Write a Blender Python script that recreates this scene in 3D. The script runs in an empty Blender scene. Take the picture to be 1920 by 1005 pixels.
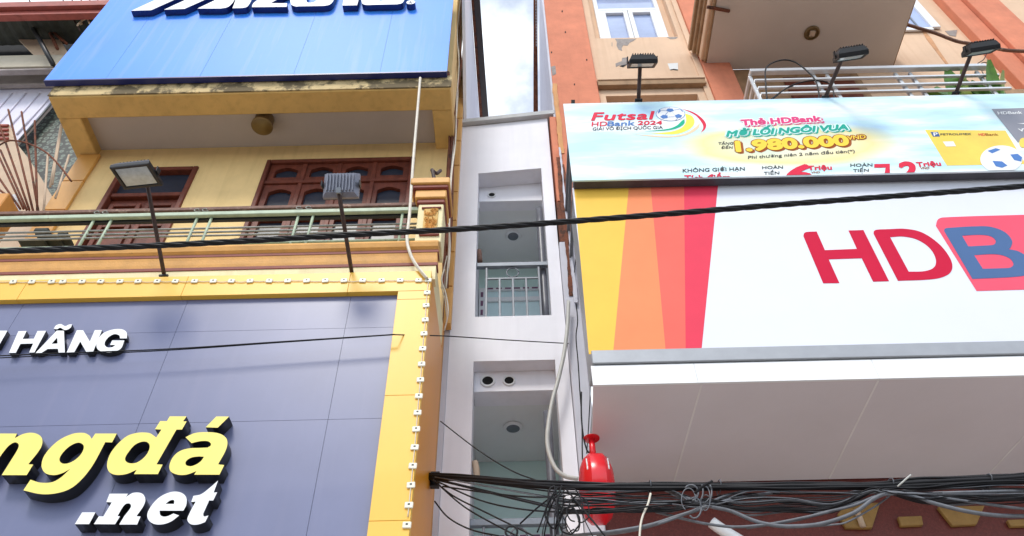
import bpy, bmesh, math, random
from mathutils import Vector, Matrix
random.seed(7)
SC = bpy.context.scene
# ---------------------------------------------------------------- camera
FPX, PITCH, ROLL, EYE = 1500.0, math.radians(47.25), math.radians(1.3), 1.6
FW = Vector((0, math.cos(PITCH), math.sin(PITCH)))
U0 = Vector((0, -math.sin(PITCH), math.cos(PITCH)))
R0 = Vector((1, 0, 0))
UP = U0*math.cos(ROLL) + R0*math.sin(ROLL)
RT = R0*math.cos(ROLL) - U0*math.sin(ROLL)
CAMPOS = Vector((0, 0, EYE))
cd = bpy.data.cameras.new('camera')
cam = bpy.data.objects.new('camera', cd)
SC.collection.objects.link(cam)
cd.sensor_width = 36.0
cd.lens = 36.0*FPX/1920.0
cd.clip_start = 0.05
cd.clip_end = 3000
m = Matrix.Identity(4)
for i in range(3):
    m[i][0], m[i][1], m[i][2], m[i][3] = RT[i], UP[i], -FW[i], CAMPOS[i]
cam.matrix_world = m
SC.camera = cam
# ---------------------------------------------------------------- sky, sun, exposure
SUN_EL, SUN_AZ = math.radians(50), math.radians(197)      # azimuth clockwise from +Y: behind the camera, a little left
w = bpy.data.worlds.new('World')
SC.world = w
w.use_nodes = True
nt = w.node_tree
for n in list(nt.nodes):
    nt.nodes.remove(n)
def N(t, typ, **kw):
    n = t.nodes.new(typ)
    for k, v in kw.items():
        setattr(n, k, v)
    return n
wo = N(nt, 'ShaderNodeOutputWorld')
bg = N(nt, 'ShaderNodeBackground')
sky = N(nt, 'ShaderNodeTexSky', sky_type='NISHITA', sun_disc=False, sun_elevation=SUN_EL, sun_rotation=SUN_AZ)
sky.air_density = 1.0
sky.dust_density = 0.6
tc = N(nt, 'ShaderNodeTexCoord')
mp = N(nt, 'ShaderNodeMapping')
mp.inputs['Scale'].default_value = (1.0, 1.0, 1.6)
mp.inputs['Location'].default_value = (0.3, 0.1, 0.75)
no = N(nt, 'ShaderNodeTexNoise')
no.inputs['Scale'].default_value = 4.2
no.inputs['Detail'].default_value = 7
no.inputs['Roughness'].default_value = 0.55
cr = N(nt, 'ShaderNodeValToRGB')
cr.color_ramp.elements[0].position = 0.43
cr.color_ramp.elements[0].color = (0.22, 0.22, 0.22, 1)
cr.color_ramp.elements[1].position = 0.66
mx = N(nt, 'ShaderNodeMix', data_type='RGBA')
mx.inputs[7].default_value = (9.4, 9.8, 10.2, 1)           # sunlit cloud
nt.links.new(tc.outputs['Generated'], mp.inputs['Vector'])
nt.links.new(mp.outputs['Vector'], no.inputs['Vector'])
nt.links.new(no.outputs['Fac'], cr.inputs['Fac'])
nt.links.new(cr.outputs['Color'], mx.inputs[0])
nt.links.new(sky.outputs['Color'], mx.inputs[6])
nt.links.new(mx.outputs[2], bg.inputs['Color'])
bg.inputs['Strength'].default_value = 0.15
nt.links.new(bg.outputs['Background'], wo.inputs['Surface'])
sl = bpy.data.lights.new('sun', 'SUN')
sun = bpy.data.objects.new('sun', sl)
SC.collection.objects.link(sun)
sl.energy = 1.5
sl.angle = math.radians(14)
sl.color = (1.0, 0.95, 0.87)
sdir = Vector((math.sin(SUN_AZ)*math.cos(SUN_EL), math.cos(SUN_AZ)*math.cos(SUN_EL), math.sin(SUN_EL)))
sun.rotation_euler = sdir.to_track_quat('Z', 'Y').to_euler()
sun.location = sdir*40
SC.view_settings.view_transform = 'Standard'
SC.view_settings.look = 'None'
SC.view_settings.exposure = 0.5
SC.view_settings.gamma = 1.0

# ---------------------------------------------------------------- survey helpers: a sight line of the photograph met with a real plane
def ray(x, y):
    return FW + RT*((x-960.0)/FPX) - UP*((y-502.5)/FPX)
def atY(x, y, Y):
    d = ray(x, y); return CAMPOS + d*(Y/d.y)
def atZ(x, y, Z):
    d = ray(x, y); return CAMPOS + d*((Z-EYE)/d.z)
def atX(x, y, X):
    d = ray(x, y); return CAMPOS + d*(X/d.x)

# ---------------------------------------------------------------- materials
MATS = {}
def mat(name, col, rough=0.6, var=0.12, scale=3.0, bump=0.0, bscale=60, metal=0.0, coat=0.0, spec=0.5,
        streak=0.0, scol=None, stain=None, stain_at=0.62, stain_scale=2.0, transl=0.0):
    if name in MATS:
        return MATS[name]
    M = bpy.data.materials.new(name)
    M.use_nodes = True
    t = M.node_tree
    b = t.nodes['Principled BSDF']
    b.inputs['Roughness'].default_value = rough
    b.inputs['Metallic'].default_value = metal
    b.inputs['Coat Weight'].default_value = coat
    b.inputs['Coat Roughness'].default_value = 0.08
    b.inputs['Specular IOR Level'].default_value = spec
    g = N(t, 'ShaderNodeNewGeometry')
    n1 = N(t, 'ShaderNodeTexNoise')
    n1.inputs['Scale'].default_value = scale
    n1.inputs['Detail'].default_value = 8
    n1.inputs['Roughness'].default_value = 0.62
    t.links.new(g.outputs['Position'], n1.inputs['Vector'])
    r = N(t, 'ShaderNodeMapRange')
    r.inputs['From Min'].default_value = 0.25
    r.inputs['From Max'].default_value = 0.75
    r.inputs['To Min'].default_value = 1-var
    r.inputs['To Max'].default_value = 1+var
    t.links.new(n1.outputs['Fac'], r.inputs['Value'])
    mul = N(t, 'ShaderNodeMix', data_type='RGBA', blend_type='MULTIPLY')
    mul.inputs[0].default_value = 1
    mul.inputs[6].default_value = (*col, 1)
    t.links.new(r.outputs['Result'], mul.inputs[7])
    out = mul.outputs[2]
    def over(fac, c2, src):
        q = N(t, 'ShaderNodeMix', data_type='RGBA')
        t.links.new(fac, q.inputs[0])
        t.links.new(src, q.inputs[6])
        q.inputs[7].default_value = (*c2, 1)
        return q.outputs[2]
    if streak > 0:
        mp2 = N(t, 'ShaderNodeMapping')
        mp2.inputs['Scale'].default_value = (6.0, 6.0, 0.35)
        t.links.new(g.outputs['Position'], mp2.inputs['Vector'])
        n2 = N(t, 'ShaderNodeTexNoise')
        n2.inputs['Scale'].default_value = 1.6
        n2.inputs['Detail'].default_value = 6
        t.links.new(mp2.outputs['Vector'], n2.inputs['Vector'])
        r2 = N(t, 'ShaderNodeMapRange')
        r2.inputs['From Min'].default_value = 0.5
        r2.inputs['From Max'].default_value = 0.8
        r2.inputs['To Max'].default_value = streak
        t.links.new(n2.outputs['Fac'], r2.inputs['Value'])
        out = over(r2.outputs['Result'], scol or tuple(c*0.45 for c in col), out)
    if stain:
        n3 = N(t, 'ShaderNodeTexNoise')
        n3.inputs['Scale'].default_value = stain_scale
        n3.inputs['Detail'].default_value = 10
        n3.inputs['Roughness'].default_value = 0.7
        t.links.new(g.outputs['Position'], n3.inputs['Vector'])
        r3 = N(t, 'ShaderNodeMapRange')
        r3.inputs['From Min'].default_value = stain_at
        r3.inputs['From Max'].default_value = stain_at+0.07
        r3.inputs['To Max'].default_value = 0.85
        t.links.new(n3.outputs['Fac'], r3.inputs['Value'])
        out = over(r3.outputs['Result'], stain, out)
    t.links.new(out, b.inputs['Base Color'])
    if bump > 0:
        n4 = N(t, 'ShaderNodeTexNoise')
        n4.inputs['Scale'].default_value = bscale
        n4.inputs['Detail'].default_value = 5
        t.links.new(g.outputs['Position'], n4.inputs['Vector'])
        bp = N(t, 'ShaderNodeBump')
        bp.inputs['Strength'].default_value = bump
        bp.inputs['Distance'].default_value = 0.01
        t.links.new(n4.outputs['Fac'], bp.inputs['Height'])
        t.links.new(bp.outputs['Normal'], b.inputs['Normal'])
    MATS[name] = M
    return M
def G(v):                     # a colour read off the photograph as hex, to linear
    v = v.lstrip('#')
    f = lambda c: c/12.92 if c <= 0.04045 else ((c+0.055)/1.055)**2.4
    return tuple(f(int(v[i:i+2], 16)/255) for i in (0, 2, 4))

M_CREAM = mat('cream_plaster', (0.84, 0.60, 0.27), 0.85, 0.10, 2.0, 0.25, 90, streak=0.25, scol=(0.42, 0.27, 0.10))
M_TAN = mat('ochre_plaster', (0.66, 0.42, 0.14), 0.85, 0.14, 2.2, 0.3, 80, streak=0.3, scol=(0.28, 0.15, 0.04))
M_TANDIRT = mat('stained_slab_edge', (0.62, 0.47, 0.24), 0.9, 0.25, 3.0, 0.4, 60, stain=(0.06, 0.045, 0.025), stain_at=0.47, stain_scale=2.6)
M_SOFL = mat('grey_soffit_plaster', (0.45, 0.385, 0.35), 0.9, 0.06, 1.5, 0.2, 70, stain=(0.34, 0.28, 0.24), stain_at=0.66)
M_TERRA = mat('terracotta_paint', (0.62, 0.27, 0.06), 0.6, 0.2, 4.0, 0.2, 60, streak=0.35, scol=(0.25, 0.08, 0.02))
M_MOULD = mat('orange_moulding', (0.66, 0.33, 0.08), 0.55, 0.2, 5.0, 0.2, 60, stain=(0.20, 0.10, 0.04), stain_at=0.64, stain_scale=5)
M_REDLINE = mat('oxblood_moulding', (0.20, 0.035, 0.02), 0.6, 0.2, 6)
M_CREAMP = mat('pale_cream_paint', (0.80, 0.70, 0.42), 0.8, 0.1, 3, 0.2, 80, streak=0.3, scol=(0.4, 0.27, 0.12))
M_TILE = mat('orange_wall_tile', (0.70, 0.36, 0.09), 0.45, 0.12, 2.0, 0.1)
M_WOOD = mat('red_brown_wood', (0.15, 0.036, 0.020), 0.5, 0.35, 9.0, 0.3, 40, spec=0.3, streak=0.6, scol=(0.05, 0.012, 0.009))
M_DGLASS = mat('dark_pane', (0.03, 0.036, 0.055), 0.3, 0.2, 4, spec=0.25)
M_RAILBROWN = mat('weathered_brown_rail', (0.16, 0.075, 0.05), 0.7, 0.4, 12, 0.3, 40, stain=(0.34, 0.22, 0.16), stain_at=0.56, stain_scale=9)
M_RAILGREEN = mat('pale_green_rail', (0.38, 0.46, 0.33), 0.55, 0.25, 8, stain=(0.25, 0.22, 0.15), stain_at=0.62, stain_scale=8)
M_RAILGREY = mat('dull_silver_rail', (0.26, 0.26, 0.23), 0.5, 0.4, 10, metal=0.2)
M_BLUE = mat('blue_sign_sheet', (0.040, 0.255, 0.92), 0.45, 0.06, 0.9, streak=0.5, scol=(0.20, 0.34, 0.88), spec=0.35)
M_NAVY = mat('navy_letter_edge', (0.012, 0.018, 0.12), 0.3, 0.1)
M_WHITEL = mat('white_acrylic', (0.84, 0.84, 0.84), 0.3, 0.02)
M_BLACKEDGE = mat('black_letter_edge', (0.012, 0.012, 0.012), 0.28, 0.1)
M_YLET = mat('yellow_acrylic', (0.88, 0.74, 0.17), 0.28, 0.04)
M_DARKP = mat('charcoal_sign_sheet', (0.13, 0.145, 0.26), 0.38, 0.12, 0.8, streak=0.4, scol=(0.17, 0.175, 0.29), spec=0.6)  # blue-grey base has the reflected sky mixed into the charcoal
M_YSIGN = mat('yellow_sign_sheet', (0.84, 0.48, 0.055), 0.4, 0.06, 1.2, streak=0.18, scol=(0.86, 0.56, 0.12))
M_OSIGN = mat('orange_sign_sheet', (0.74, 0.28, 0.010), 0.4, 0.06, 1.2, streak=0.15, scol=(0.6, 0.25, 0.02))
M_BLACK = mat('black_metal', (0.012, 0.012, 0.014), 0.45, 0.2, 10)
M_DKBROWN = mat('rusty_pole', (0.045, 0.022, 0.018), 0.6, 0.5, 20, stain=(0.16, 0.07, 0.04), stain_at=0.62, stain_scale=14)
M_FINS = mat('grey_heat_sink', (0.20, 0.21, 0.26), 0.5, 0.2, 20, metal=0.3)
M_LENS = mat('lamp_glass', (0.42, 0.46, 0.46), 0.12, 0.2, 20, spec=0.7)
M_WHITE = mat('white_house_paint', (0.83, 0.82, 0.87), 0.75, 0.05, 1.5, 0.1, 60, streak=0.22, scol=(0.60, 0.59, 0.64))
M_WHITEC = mat('ceiling_white', (0.78, 0.79, 0.78), 0.85, 0.04, 1.5)
M_MINT = mat('mint_wall', (0.62, 0.80, 0.76), 0.85, 0.04, 1.5)
M_CONC = mat('grey_coping', (0.50, 0.50, 0.50), 0.85, 0.15, 6, 0.3, 60, stain=(0.22, 0.22, 0.22), stain_at=0.62, stain_scale=6)
M_STEEL = mat('grey_painted_steel', (0.16, 0.18, 0.21), 0.42, 0.15, 12, metal=0.3)
M_STEELL = mat('light_grey_steel', (0.15, 0.165, 0.19), 0.4, 0.15, 12, metal=0.2)
M_CHROME = mat('chrome_vent', (0.62, 0.62, 0.62), 0.18, 0.1, 9, metal=0.9)
M_HOLE = mat('vent_hole', (0.008, 0.008, 0.008), 0.9, 0.1)
M_PVC = mat('grey_pipe', (0.125, 0.13, 0.155), 0.38, 0.2, 12, stain=(0.55, 0.55, 0.55), stain_at=0.70, stain_scale=9)
M_WINF = mat('window_white_frame', (0.78, 0.79, 0.80), 0.4, 0.03)
M_TAPE = mat('purple_film', (0.16, 0.05, 0.12), 0.4, 0.2, 30)
M_CYANG = mat('pale_blue_glass', (0.66, 0.84, 0.86), 0.08, 0.05, 2, spec=0.7)
M_BLUEG = mat('curtain_sky_glass', (0.36, 0.44, 0.66), 0.08, 0.2, 1.2, spec=0.7)  # curtain tone, with the sky's reflection painted into the pale blue
M_PINK = mat('salmon_paint', (0.66, 0.225, 0.125), 0.85, 0.16, 2.5, 0.35, 45, streak=0.25, scol=(0.42, 0.14, 0.08), stain=(0.50, 0.22, 0.14), stain_at=0.66, stain_scale=4)
M_BEIGE = mat('beige_plaster', (0.72, 0.50, 0.34), 0.85, 0.08, 2.0, 0.2, 70, streak=0.3, scol=(0.48, 0.28, 0.15))
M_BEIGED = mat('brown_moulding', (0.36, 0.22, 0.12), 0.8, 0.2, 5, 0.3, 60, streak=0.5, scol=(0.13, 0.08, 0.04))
M_SOFR = mat('beige_soffit', (0.62, 0.53, 0.46), 0.9, 0.06, 1.2, 0.2, 60)
M_PATCH = mat('bare_render', (0.33, 0.29, 0.27), 0.95, 0.25, 12, 0.6, 40)
M_RUST = mat('rust_brown', (0.17, 0.05, 0.022), 0.85, 0.5, 9, 0.7, 30, stain=(0.05, 0.02, 0.012), stain_at=0.53, stain_scale=8)
M_GREYW = mat('greyish_render', (0.60, 0.60, 0.67), 0.85, 0.08, 3, 0.3, 50, streak=0.3, scol=(0.35, 0.35, 0.40))
M_STAIN = mat('stainless_rail', (0.66, 0.68, 0.70), 0.3, 0.08, 8, metal=0.35)
M_LEAF = mat('leaf_green', (0.10, 0.24, 0.025), 0.5, 0.35, 14)
M_LEAFT = mat('leaf_light', (0.26, 0.34, 0.05), 0.5, 0.3, 14)
M_HDW = mat('white_sign_sheet', (0.71, 0.725, 0.80), 0.32, 0.03, 0.8, spec=0.6)
M_GREYTRIM = mat('grey_aluminium_trim', (0.34, 0.35, 0.37), 0.4, 0.08, 6, metal=0.3)
M_DKTRIM = mat('dark_board_edge', (0.05, 0.045, 0.055), 0.5, 0.4, 4)
M_SOFHD = mat('grey_soffit_sheet', (0.76, 0.72, 0.735), 0.5, 0.05, 1.0)
M_SEAM = mat('pale_sealant', (0.88, 0.86, 0.84), 0.7, 0.1)
M_MAROON = mat('maroon_granite', (0.13, 0.022, 0.016), 0.45, 0.45, 60, stain=(0.22, 0.06, 0.04), stain_at=0.58, stain_scale=50)
M_OLIVE = mat('old_gold_panel', (0.30, 0.17, 0.045), 0.6, 0.25, 9, 0.2, 40)
M_RED = mat('red_sign_plastic', (0.72, 0.012, 0.022), 0.25, 0.06, 3, spec=0.6)
M_CABLE = mat('black_cable', (0.009, 0.009, 0.011), 0.5, 0.2, 20, spec=0.25)
M_CABLEG = mat('weathered_grey_cable', (0.11, 0.115, 0.13), 0.5, 0.3, 20)
M_CABLEW = mat('cream_cable', (0.66, 0.60, 0.50), 0.5, 0.15, 12)
M_HOSE = mat('grey_white_hose', (0.50, 0.50, 0.47), 0.45, 0.1, 9)
M_BROWNLAMP = mat('dull_brass_lamp', (0.20, 0.13, 0.055), 0.4, 0.2, 9, metal=0.3)
M_LAMPGL = mat('amber_lamp_glass', (0.17, 0.10, 0.025), 0.3, 0.15, 6)
M_LAV = mat('white_sheet_awning', (0.72, 0.70, 0.82), 0.5, 0.06, 2, streak=0.3, scol=(0.52, 0.50, 0.62))
M_GREYB = mat('grey_ledge', (0.34, 0.30, 0.29), 0.85, 0.25, 4, 0.3, 50)
M_BEIGEL = mat('grimy_cream_ledge', (0.56, 0.50, 0.39), 0.85, 0.12, 3, 0.3, 60, stain=(0.14, 0.13, 0.09), stain_at=0.6, stain_scale=4)
M_REDBEAM = mat('red_oxide_beam', (0.34, 0.07, 0.05), 0.6, 0.3, 6, 0.3, 40, stain=(0.18, 0.03, 0.02), stain_at=0.6)
M_DKSHEET = mat('dark_old_sheet', (0.035, 0.038, 0.03), 0.8, 0.5, 5, 0.4, 30)
M_TANP = mat('pale_tan_render', (0.60, 0.45, 0.32), 0.85, 0.12, 4, 0.3, 50, stain=(0.42, 0.30, 0.20), stain_at=0.6, stain_scale=5)
M_PAVE = mat('pavement_paving', (0.46, 0.44, 0.41), 0.85, 0.12, 3, 0.2, 40)
M_ASPH = mat('asphalt', (0.055, 0.055, 0.058), 0.9, 0.2, 20, 0.3, 80)
M_LEDW = mat('led_module_white', (0.80, 0.76, 0.62), 0.4, 0.05)

# green mosaic made of round cells
def mosaic():
    M = mat('green_mosaic', (0.05, 0.085, 0.065), 0.4, 0.2, 4)
    t = M.node_tree
    b = t.nodes['Principled BSDF']
    g = N(t, 'ShaderNodeNewGeometry')
    v = N(t, 'ShaderNodeTexVoronoi')
    v.inputs['Scale'].default_value = 10.0
    v.inputs['Randomness'].default_value = 0.45
    t.links.new(g.outputs['Position'], v.inputs['Vector'])
    c = N(t, 'ShaderNodeValToRGB')
    e = c.color_ramp.elements
    e[0].position, e[0].color = 0.22, (0.055, 0.085, 0.068, 1)
    e[1].position, e[1].color = 0.50, (0.022, 0.026, 0.016, 1)
    k = e.new(0.36); k.color = (0.20, 0.25, 0.20, 1)
    t.links.new(v.outputs['Distance'], c.inputs['Fac'])
    t.links.new(c.outputs['Color'], b.inputs['Base Color'])
    return M
M_MOS = mosaic()

# ---------------------------------------------------------------- mesh helpers
def link(name, me, mt, parent=None):
    o = bpy.data.objects.new(name, me)
    SC.collection.objects.link(o)
    if mt is not None and me is not None and len(me.materials) == 0:
        me.materials.append(mt)
    if parent is not None:
        o.parent = parent
        P = parent
        T = Matrix.Identity(4)
        while P is not None:
            T = P.matrix_basis.inverted() @ T if P.parent is None else T
            P = P.parent
        # every empty stands at its base, meshes keep world coordinates
        o.matrix_parent_inverse = T if parent.parent is None else Matrix.Identity(4)
    return o
def thing(name, label, cat, loc, group=None):
    o = bpy.data.objects.new(name, None)
    SC.collection.objects.link(o)
    o.location = loc
    o.matrix_basis = Matrix.Translation(Vector(loc))
    o.empty_display_size = 0.1
    tag(o, label, cat, group)
    return o
def tag(o, label, cat, group=None):
    o['label'] = label
    o['category'] = cat
    if group:
        o['group'] = group
    return o
def box_bm(bm, x0, x1, y0, y1, z0, z1, bev=0.0):
    x0, x1 = min(x0, x1), max(x0, x1); y0, y1 = min(y0, y1), max(y0, y1); z0, z1 = min(z0, z1), max(z0, z1)
    r = bmesh.ops.create_cube(bm, size=1.0)
    for v in r['verts']:
        v.co = Vector(((x0+x1)/2+v.co.x*(x1-x0), (y0+y1)/2+v.co.y*(y1-y0), (z0+z1)/2+v.co.z*(z1-z0)))
    if bev > 0:
        es = list({e for v in r['verts'] for e in v.link_edges})
        bmesh.ops.bevel(bm, geom=es, offset=bev, segments=1, affect='EDGES')
def finish(bm, name, mt, parent, smooth=False):
    bmesh.ops.recalc_face_normals(bm, faces=bm.faces[:])
    me = bpy.data.meshes.new(name)
    bm.to_mesh(me); bm.free()
    if smooth:
        me.polygons.foreach_set('use_smooth', [True]*len(me.polygons))
    return link(name, me, mt, parent)
def box(name, mt, parent, x0, x1, y0, y1, z0, z1, bev=0.006):
    bm = bmesh.new()
    d = min(abs(x1-x0), abs(y1-y0), abs(z1-z0))
    box_bm(bm, x0, x1, y0, y1, z0, z1, min(bev, d*0.25))
    return finish(bm, name, mt, parent)
def boxes(name, mt, parent, lst, bev=0.004):
    bm = bmesh.new()
    for b in lst:
        d = min(abs(b[1]-b[0]), abs(b[3]-b[2]), abs(b[5]-b[4]))
        box_bm(bm, *b, min(bev, d*0.25))
    return finish(bm, name, mt, parent)
def prism(name, mt, parent, pts, vec, bev=0.0):       # a 3-D polygon pushed along vec
    bm = bmesh.new()
    vec = Vector(vec)
    a = [bm.verts.new(p) for p in pts]
    b = [bm.verts.new(Vector(p)+vec) for p in pts]
    bm.faces.new(a); bm.faces.new(b[::-1])
    n = len(pts)
    for i in range(n):
        bm.faces.new((a[i], b[i], b[(i+1) % n], a[(i+1) % n]))
    if bev:
        bmesh.ops.bevel(bm, geom=bm.edges[:], offset=bev, segments=1, affect='EDGES')
    return finish(bm, name, mt, parent)
def cr_spline(pts, sub=8):
    pts = [Vector(p) for p in pts]
    if len(pts) == 2:
        return [pts[0].lerp(pts[1], i/sub) for i in range(sub+1)]
    out = []
    for i in range(len(pts)-1):
        p0 = pts[i-1] if i else pts[0]*2-pts[1]
        p1, p2 = pts[i], pts[i+1]
        p3 = pts[i+2] if i+2 < len(pts) else pts[-1]*2-pts[-2]
        for s in range(sub):
            t = s/sub
            out.append(0.5*((2*p1)+(p2-p0)*t+(2*p0-5*p1+4*p2-p3)*t*t+(3*p1-p0-3*p2+p3)*t**3))
    out.append(pts[-1])
    return out
def tube_bm(bm, path, r, sides=6, closed=False):
    rings = []
    n = len(path)
    ref = None
    for i, p in enumerate(path):
        if closed:
            tg = path[(i+1) % n]-path[i-1]
        else:
            tg = path[min(i+1, n-1)]-path[max(i-1, 0)]
        tg = tg.normalized() if tg.length > 1e-9 else Vector((1, 0, 0))
        if ref is None:
            ref = Vector((0, 0, 1)) if abs(tg.z) < 0.9 else Vector((1, 0, 0))
        ref = (ref-tg*ref.dot(tg)).normalized()
        bi = tg.cross(ref)
        rr = r(i/(n-1)) if callable(r) else r
        rings.append([bm.verts.new(p+ref*(rr*math.cos(2*math.pi*k/sides))+bi*(rr*math.sin(2*math.pi*k/sides))) for k in range(sides)])
    for i in range(n if closed else n-1):
        A, B = rings[i], rings[(i+1) % n]
        for k in range(sides):
            bm.faces.new((A[k], A[(k+1) % sides], B[(k+1) % sides], B[k]))
    if not closed:
        bm.faces.new(rings[0][::-1]); bm.faces.new(rings[-1])
def tube(name, mt, parent, pts, r, sides=6, sub=8, spline=True):
    bm = bmesh.new()
    path = cr_spline(pts, sub) if spline else [Vector(p) for p in pts]
    tube_bm(bm, path, r, sides)
    return finish(bm, name, mt, parent, True)
def lathe(name, mt, parent, prof, origin, axis, seg=32, smooth=True):    # prof: (radius, along)
    axis = Vector(axis).normalized()
    e1 = axis.orthogonal().normalized(); e2 = axis.cross(e1)
    bm = bmesh.new()
    rings = []
    for r, a in prof:
        c = Vector(origin)+axis*a
        if r < 1e-6:
            rings.append([bm.verts.new(c)])
        else:
            rings.append([bm.verts.new(c+e1*(r*math.cos(2*math.pi*k/seg))+e2*(r*math.sin(2*math.pi*k/seg))) for k in range(seg)])
    for A, B in zip(rings, rings[1:]):
        for k in range(seg):
            if len(A) == 1 and len(B) == 1: continue
            if len(A) == 1: bm.faces.new((A[0], B[k], B[(k+1) % seg]))
            elif len(B) == 1: bm.faces.new((A[k], A[(k+1) % seg], B[0]))
            else: bm.faces.new((A[k], A[(k+1) % seg], B[(k+1) % seg], B[k]))
    o = finish(bm, name, mt, parent, False)
    if smooth:
        for p in o.data.polygons: p.use_smooth = True
        try: o.data.set_sharp_from_angle(angle=math.radians(40))
        except Exception: pass
    return o

# outlines: points (x, y) are corners, (x, y, 1) are smooth
def outline(pts, sub=7):
    n = len(pts); P = [Vector((p[0], p[1])) for p in pts]; S = [len(p) > 2 for p in pts]
    out = []
    for i in range(n):
        j = (i+1) % n
        a, b = P[i], P[j]
        if not S[i] and not S[j]:
            out.append(a); continue
        L = (b-a).length
        def tan(k, p, q):
            d = (P[(k+1) % n]-P[k-1])
            return d.normalized()*L if S[k] and d.length > 1e-9 else (b-a)
        ta, tb = tan(i, a, b), tan(j, a, b)
        for s in range(sub):
            t = s/sub
            out.append(a*(2*t**3-3*t*t+1)+ta*(t**3-2*t*t+t)+b*(-2*t**3+3*t*t)+tb*(t**3-t*t))
    return out
def flat_mesh(loops, depth, zoff=0.0):
    """loops in (X, Z) metres -> solid in local x, y with front at +z"""
    c = bpy.data.curves.new('tmp', 'CURVE')
    c.dimensions = '2D'; c.fill_mode = 'BOTH'; c.extrude = depth/2
    for lp in loops:
        s = c.splines.new('POLY')
        s.points.add(len(lp)-1)
        for i, p in enumerate(lp):
            s.points[i].co = (p[0], p[1], 0, 1)
        s.use_cyclic_u = True
    o = bpy.data.objects.new('tmp', c)
    me = bpy.data.meshes.new_from_object(o)
    bpy.data.objects.remove(o); bpy.data.curves.remove(c)
    return me
def stand(me, yfront, depth):
    """local (x, y, z) -> world (x, yfront.., y)"""
    for v in me.vertices:
        x, y, z = v.co
        v.co = (x, yfront+depth/2-z, y)
def two_mats(me, face, side):
    me.materials.clear()
    me.materials.append(face); me.materials.append(side)
    me.update()
    for p in me.polygons:
        p.material_index = 0 if p.normal.y < -0.5 else 1
def sign_shape(name, loops_px, conv, Yf, depth, face, side, parent):
    """outlines measured on the photograph, laid on the sign's own plane"""
    loops = []
    for lp in loops_px:
        pp = outline(lp)
        q = []
        for p in pp:
            x, y = conv(p[0], p[1])
            wv = atY(x, y, Yf)
            q.append((wv.x, wv.z))
        loops.append(q)
    me = flat_mesh(loops, depth)
    stand(me, Yf, depth)
    two_mats(me, face, side)
    return link(name, me, None, parent)
def glyph_mesh(body, offset=0.0, spacing=1.0):
    c = bpy.data.curves.new('tmp', 'FONT')
    c.body = body; c.size = 1.0; c.offset = offset; c.extrude = 0.5; c.space_character = spacing
    c.resolution_u = 4
    o = bpy.data.objects.new('tmp', c)
    me = bpy.data.meshes.new_from_object(o)
    bpy.data.objects.remove(o); bpy.data.curves.remove(c)
    return me
_cap = glyph_mesh('H'); CAP = max(v.co.y for v in _cap.vertices)
def lettering(name, body, BL, BR, TL, conv, Yf, depth, face, side, parent, bold=0.0, clip=None, dx=0.0, dz=0.0, spacing=1.0):
    me = glyph_mesh(body, bold, spacing)
    xs = [v.co.x for v in me.vertices]
    x0, x1 = min(xs), max(xs)
    a, b, c = (atY(*conv(*p), Yf) for p in (BL, BR, TL))
    for v in me.vertices:
        u, t = (v.co.x-x0)/(x1-x0), v.co.y/CAP
        z = v.co.z
        q = a+(b-a)*u+(c-a)*t
        v.co = (q.x+dx, Yf+depth*(0.5-z), q.z+dz)
    if clip is not None:
        bm = bmesh.new(); bm.from_mesh(me)
        g = bm.verts[:]+bm.edges[:]+bm.faces[:]
        bmesh.ops.bisect_plane(bm, geom=g, plane_co=(0, 0, clip), plane_no=(0, 0, -1), clear_outer=True)
        bm.to_mesh(me); bm.free()
    two_mats(me, face, side or face)
    return link(name, me, None, parent)
px = lambda x, y: (x, y)

# ================================================================ ground
def struct(o):
    o['kind'] = 'structure'; return o
struct(box('road', M_ASPH, None, -300, 300, -300, -3.1, -0.30, -0.12, 0))
struct(box('pavement', M_PAVE, None, -60, 60, -3.0, 8.0, -0.30, 0.0, 0))  # out of view; made wide and pale to bounce light onto the soffits
struct(box('kerb', M_CONC, None, -60, 60, -3.1, -3.004, -0.30, 0.004, 0.01))
struct(box('ground', M_PAVE, None, -300, 300, 8.004, 600, -0.34, -0.05, 0))

# ================================================================ YELLOW HOUSE (left)
YH = thing('yellow_house', 'cream yellow house with wooden shutters and a balcony behind the dark shop sign', 'house', (-3.4, 6.35, 0))
WY = 6.35                                            # balcony back wall
ks = WY/6.8
def wz(z): return EYE+(z-EYE)*ks
SOFZ = wz(11.79)
# wall built round its openings: door and window
d_x0, d_x1, d_top = -5.70*ks, -4.55*ks, wz(11.28)
w_x0, w_x1, w_top = -3.57*ks, -1.39*ks, wz(11.40)
FL = 7.86
for (a, b, z0, z1) in ((-6.0, d_x0, FL, SOFZ), (d_x0, d_x1, d_top, SOFZ), (d_x1, w_x0, FL, SOFZ), (w_x0, w_x1, w_top, SOFZ), (w_x1, -0.80, FL, SOFZ)):
    box('wall', M_CREAM, YH, a, b, WY, WY+0.2, z0, z1, 0)
box('wall', M_CREAM, YH, -6.0, -0.8, 5.6, 6.75, 0.0, 7.30, 0)
box('wall', M_CREAM, YH, -6.0, -0.8, 5.72, 6.75, 11.62, 17.0, 0)
box('balcony_floor', M_CREAMP, YH, -6.0, -0.80, 5.46, 6.75, 7.31, FL, 0)
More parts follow.
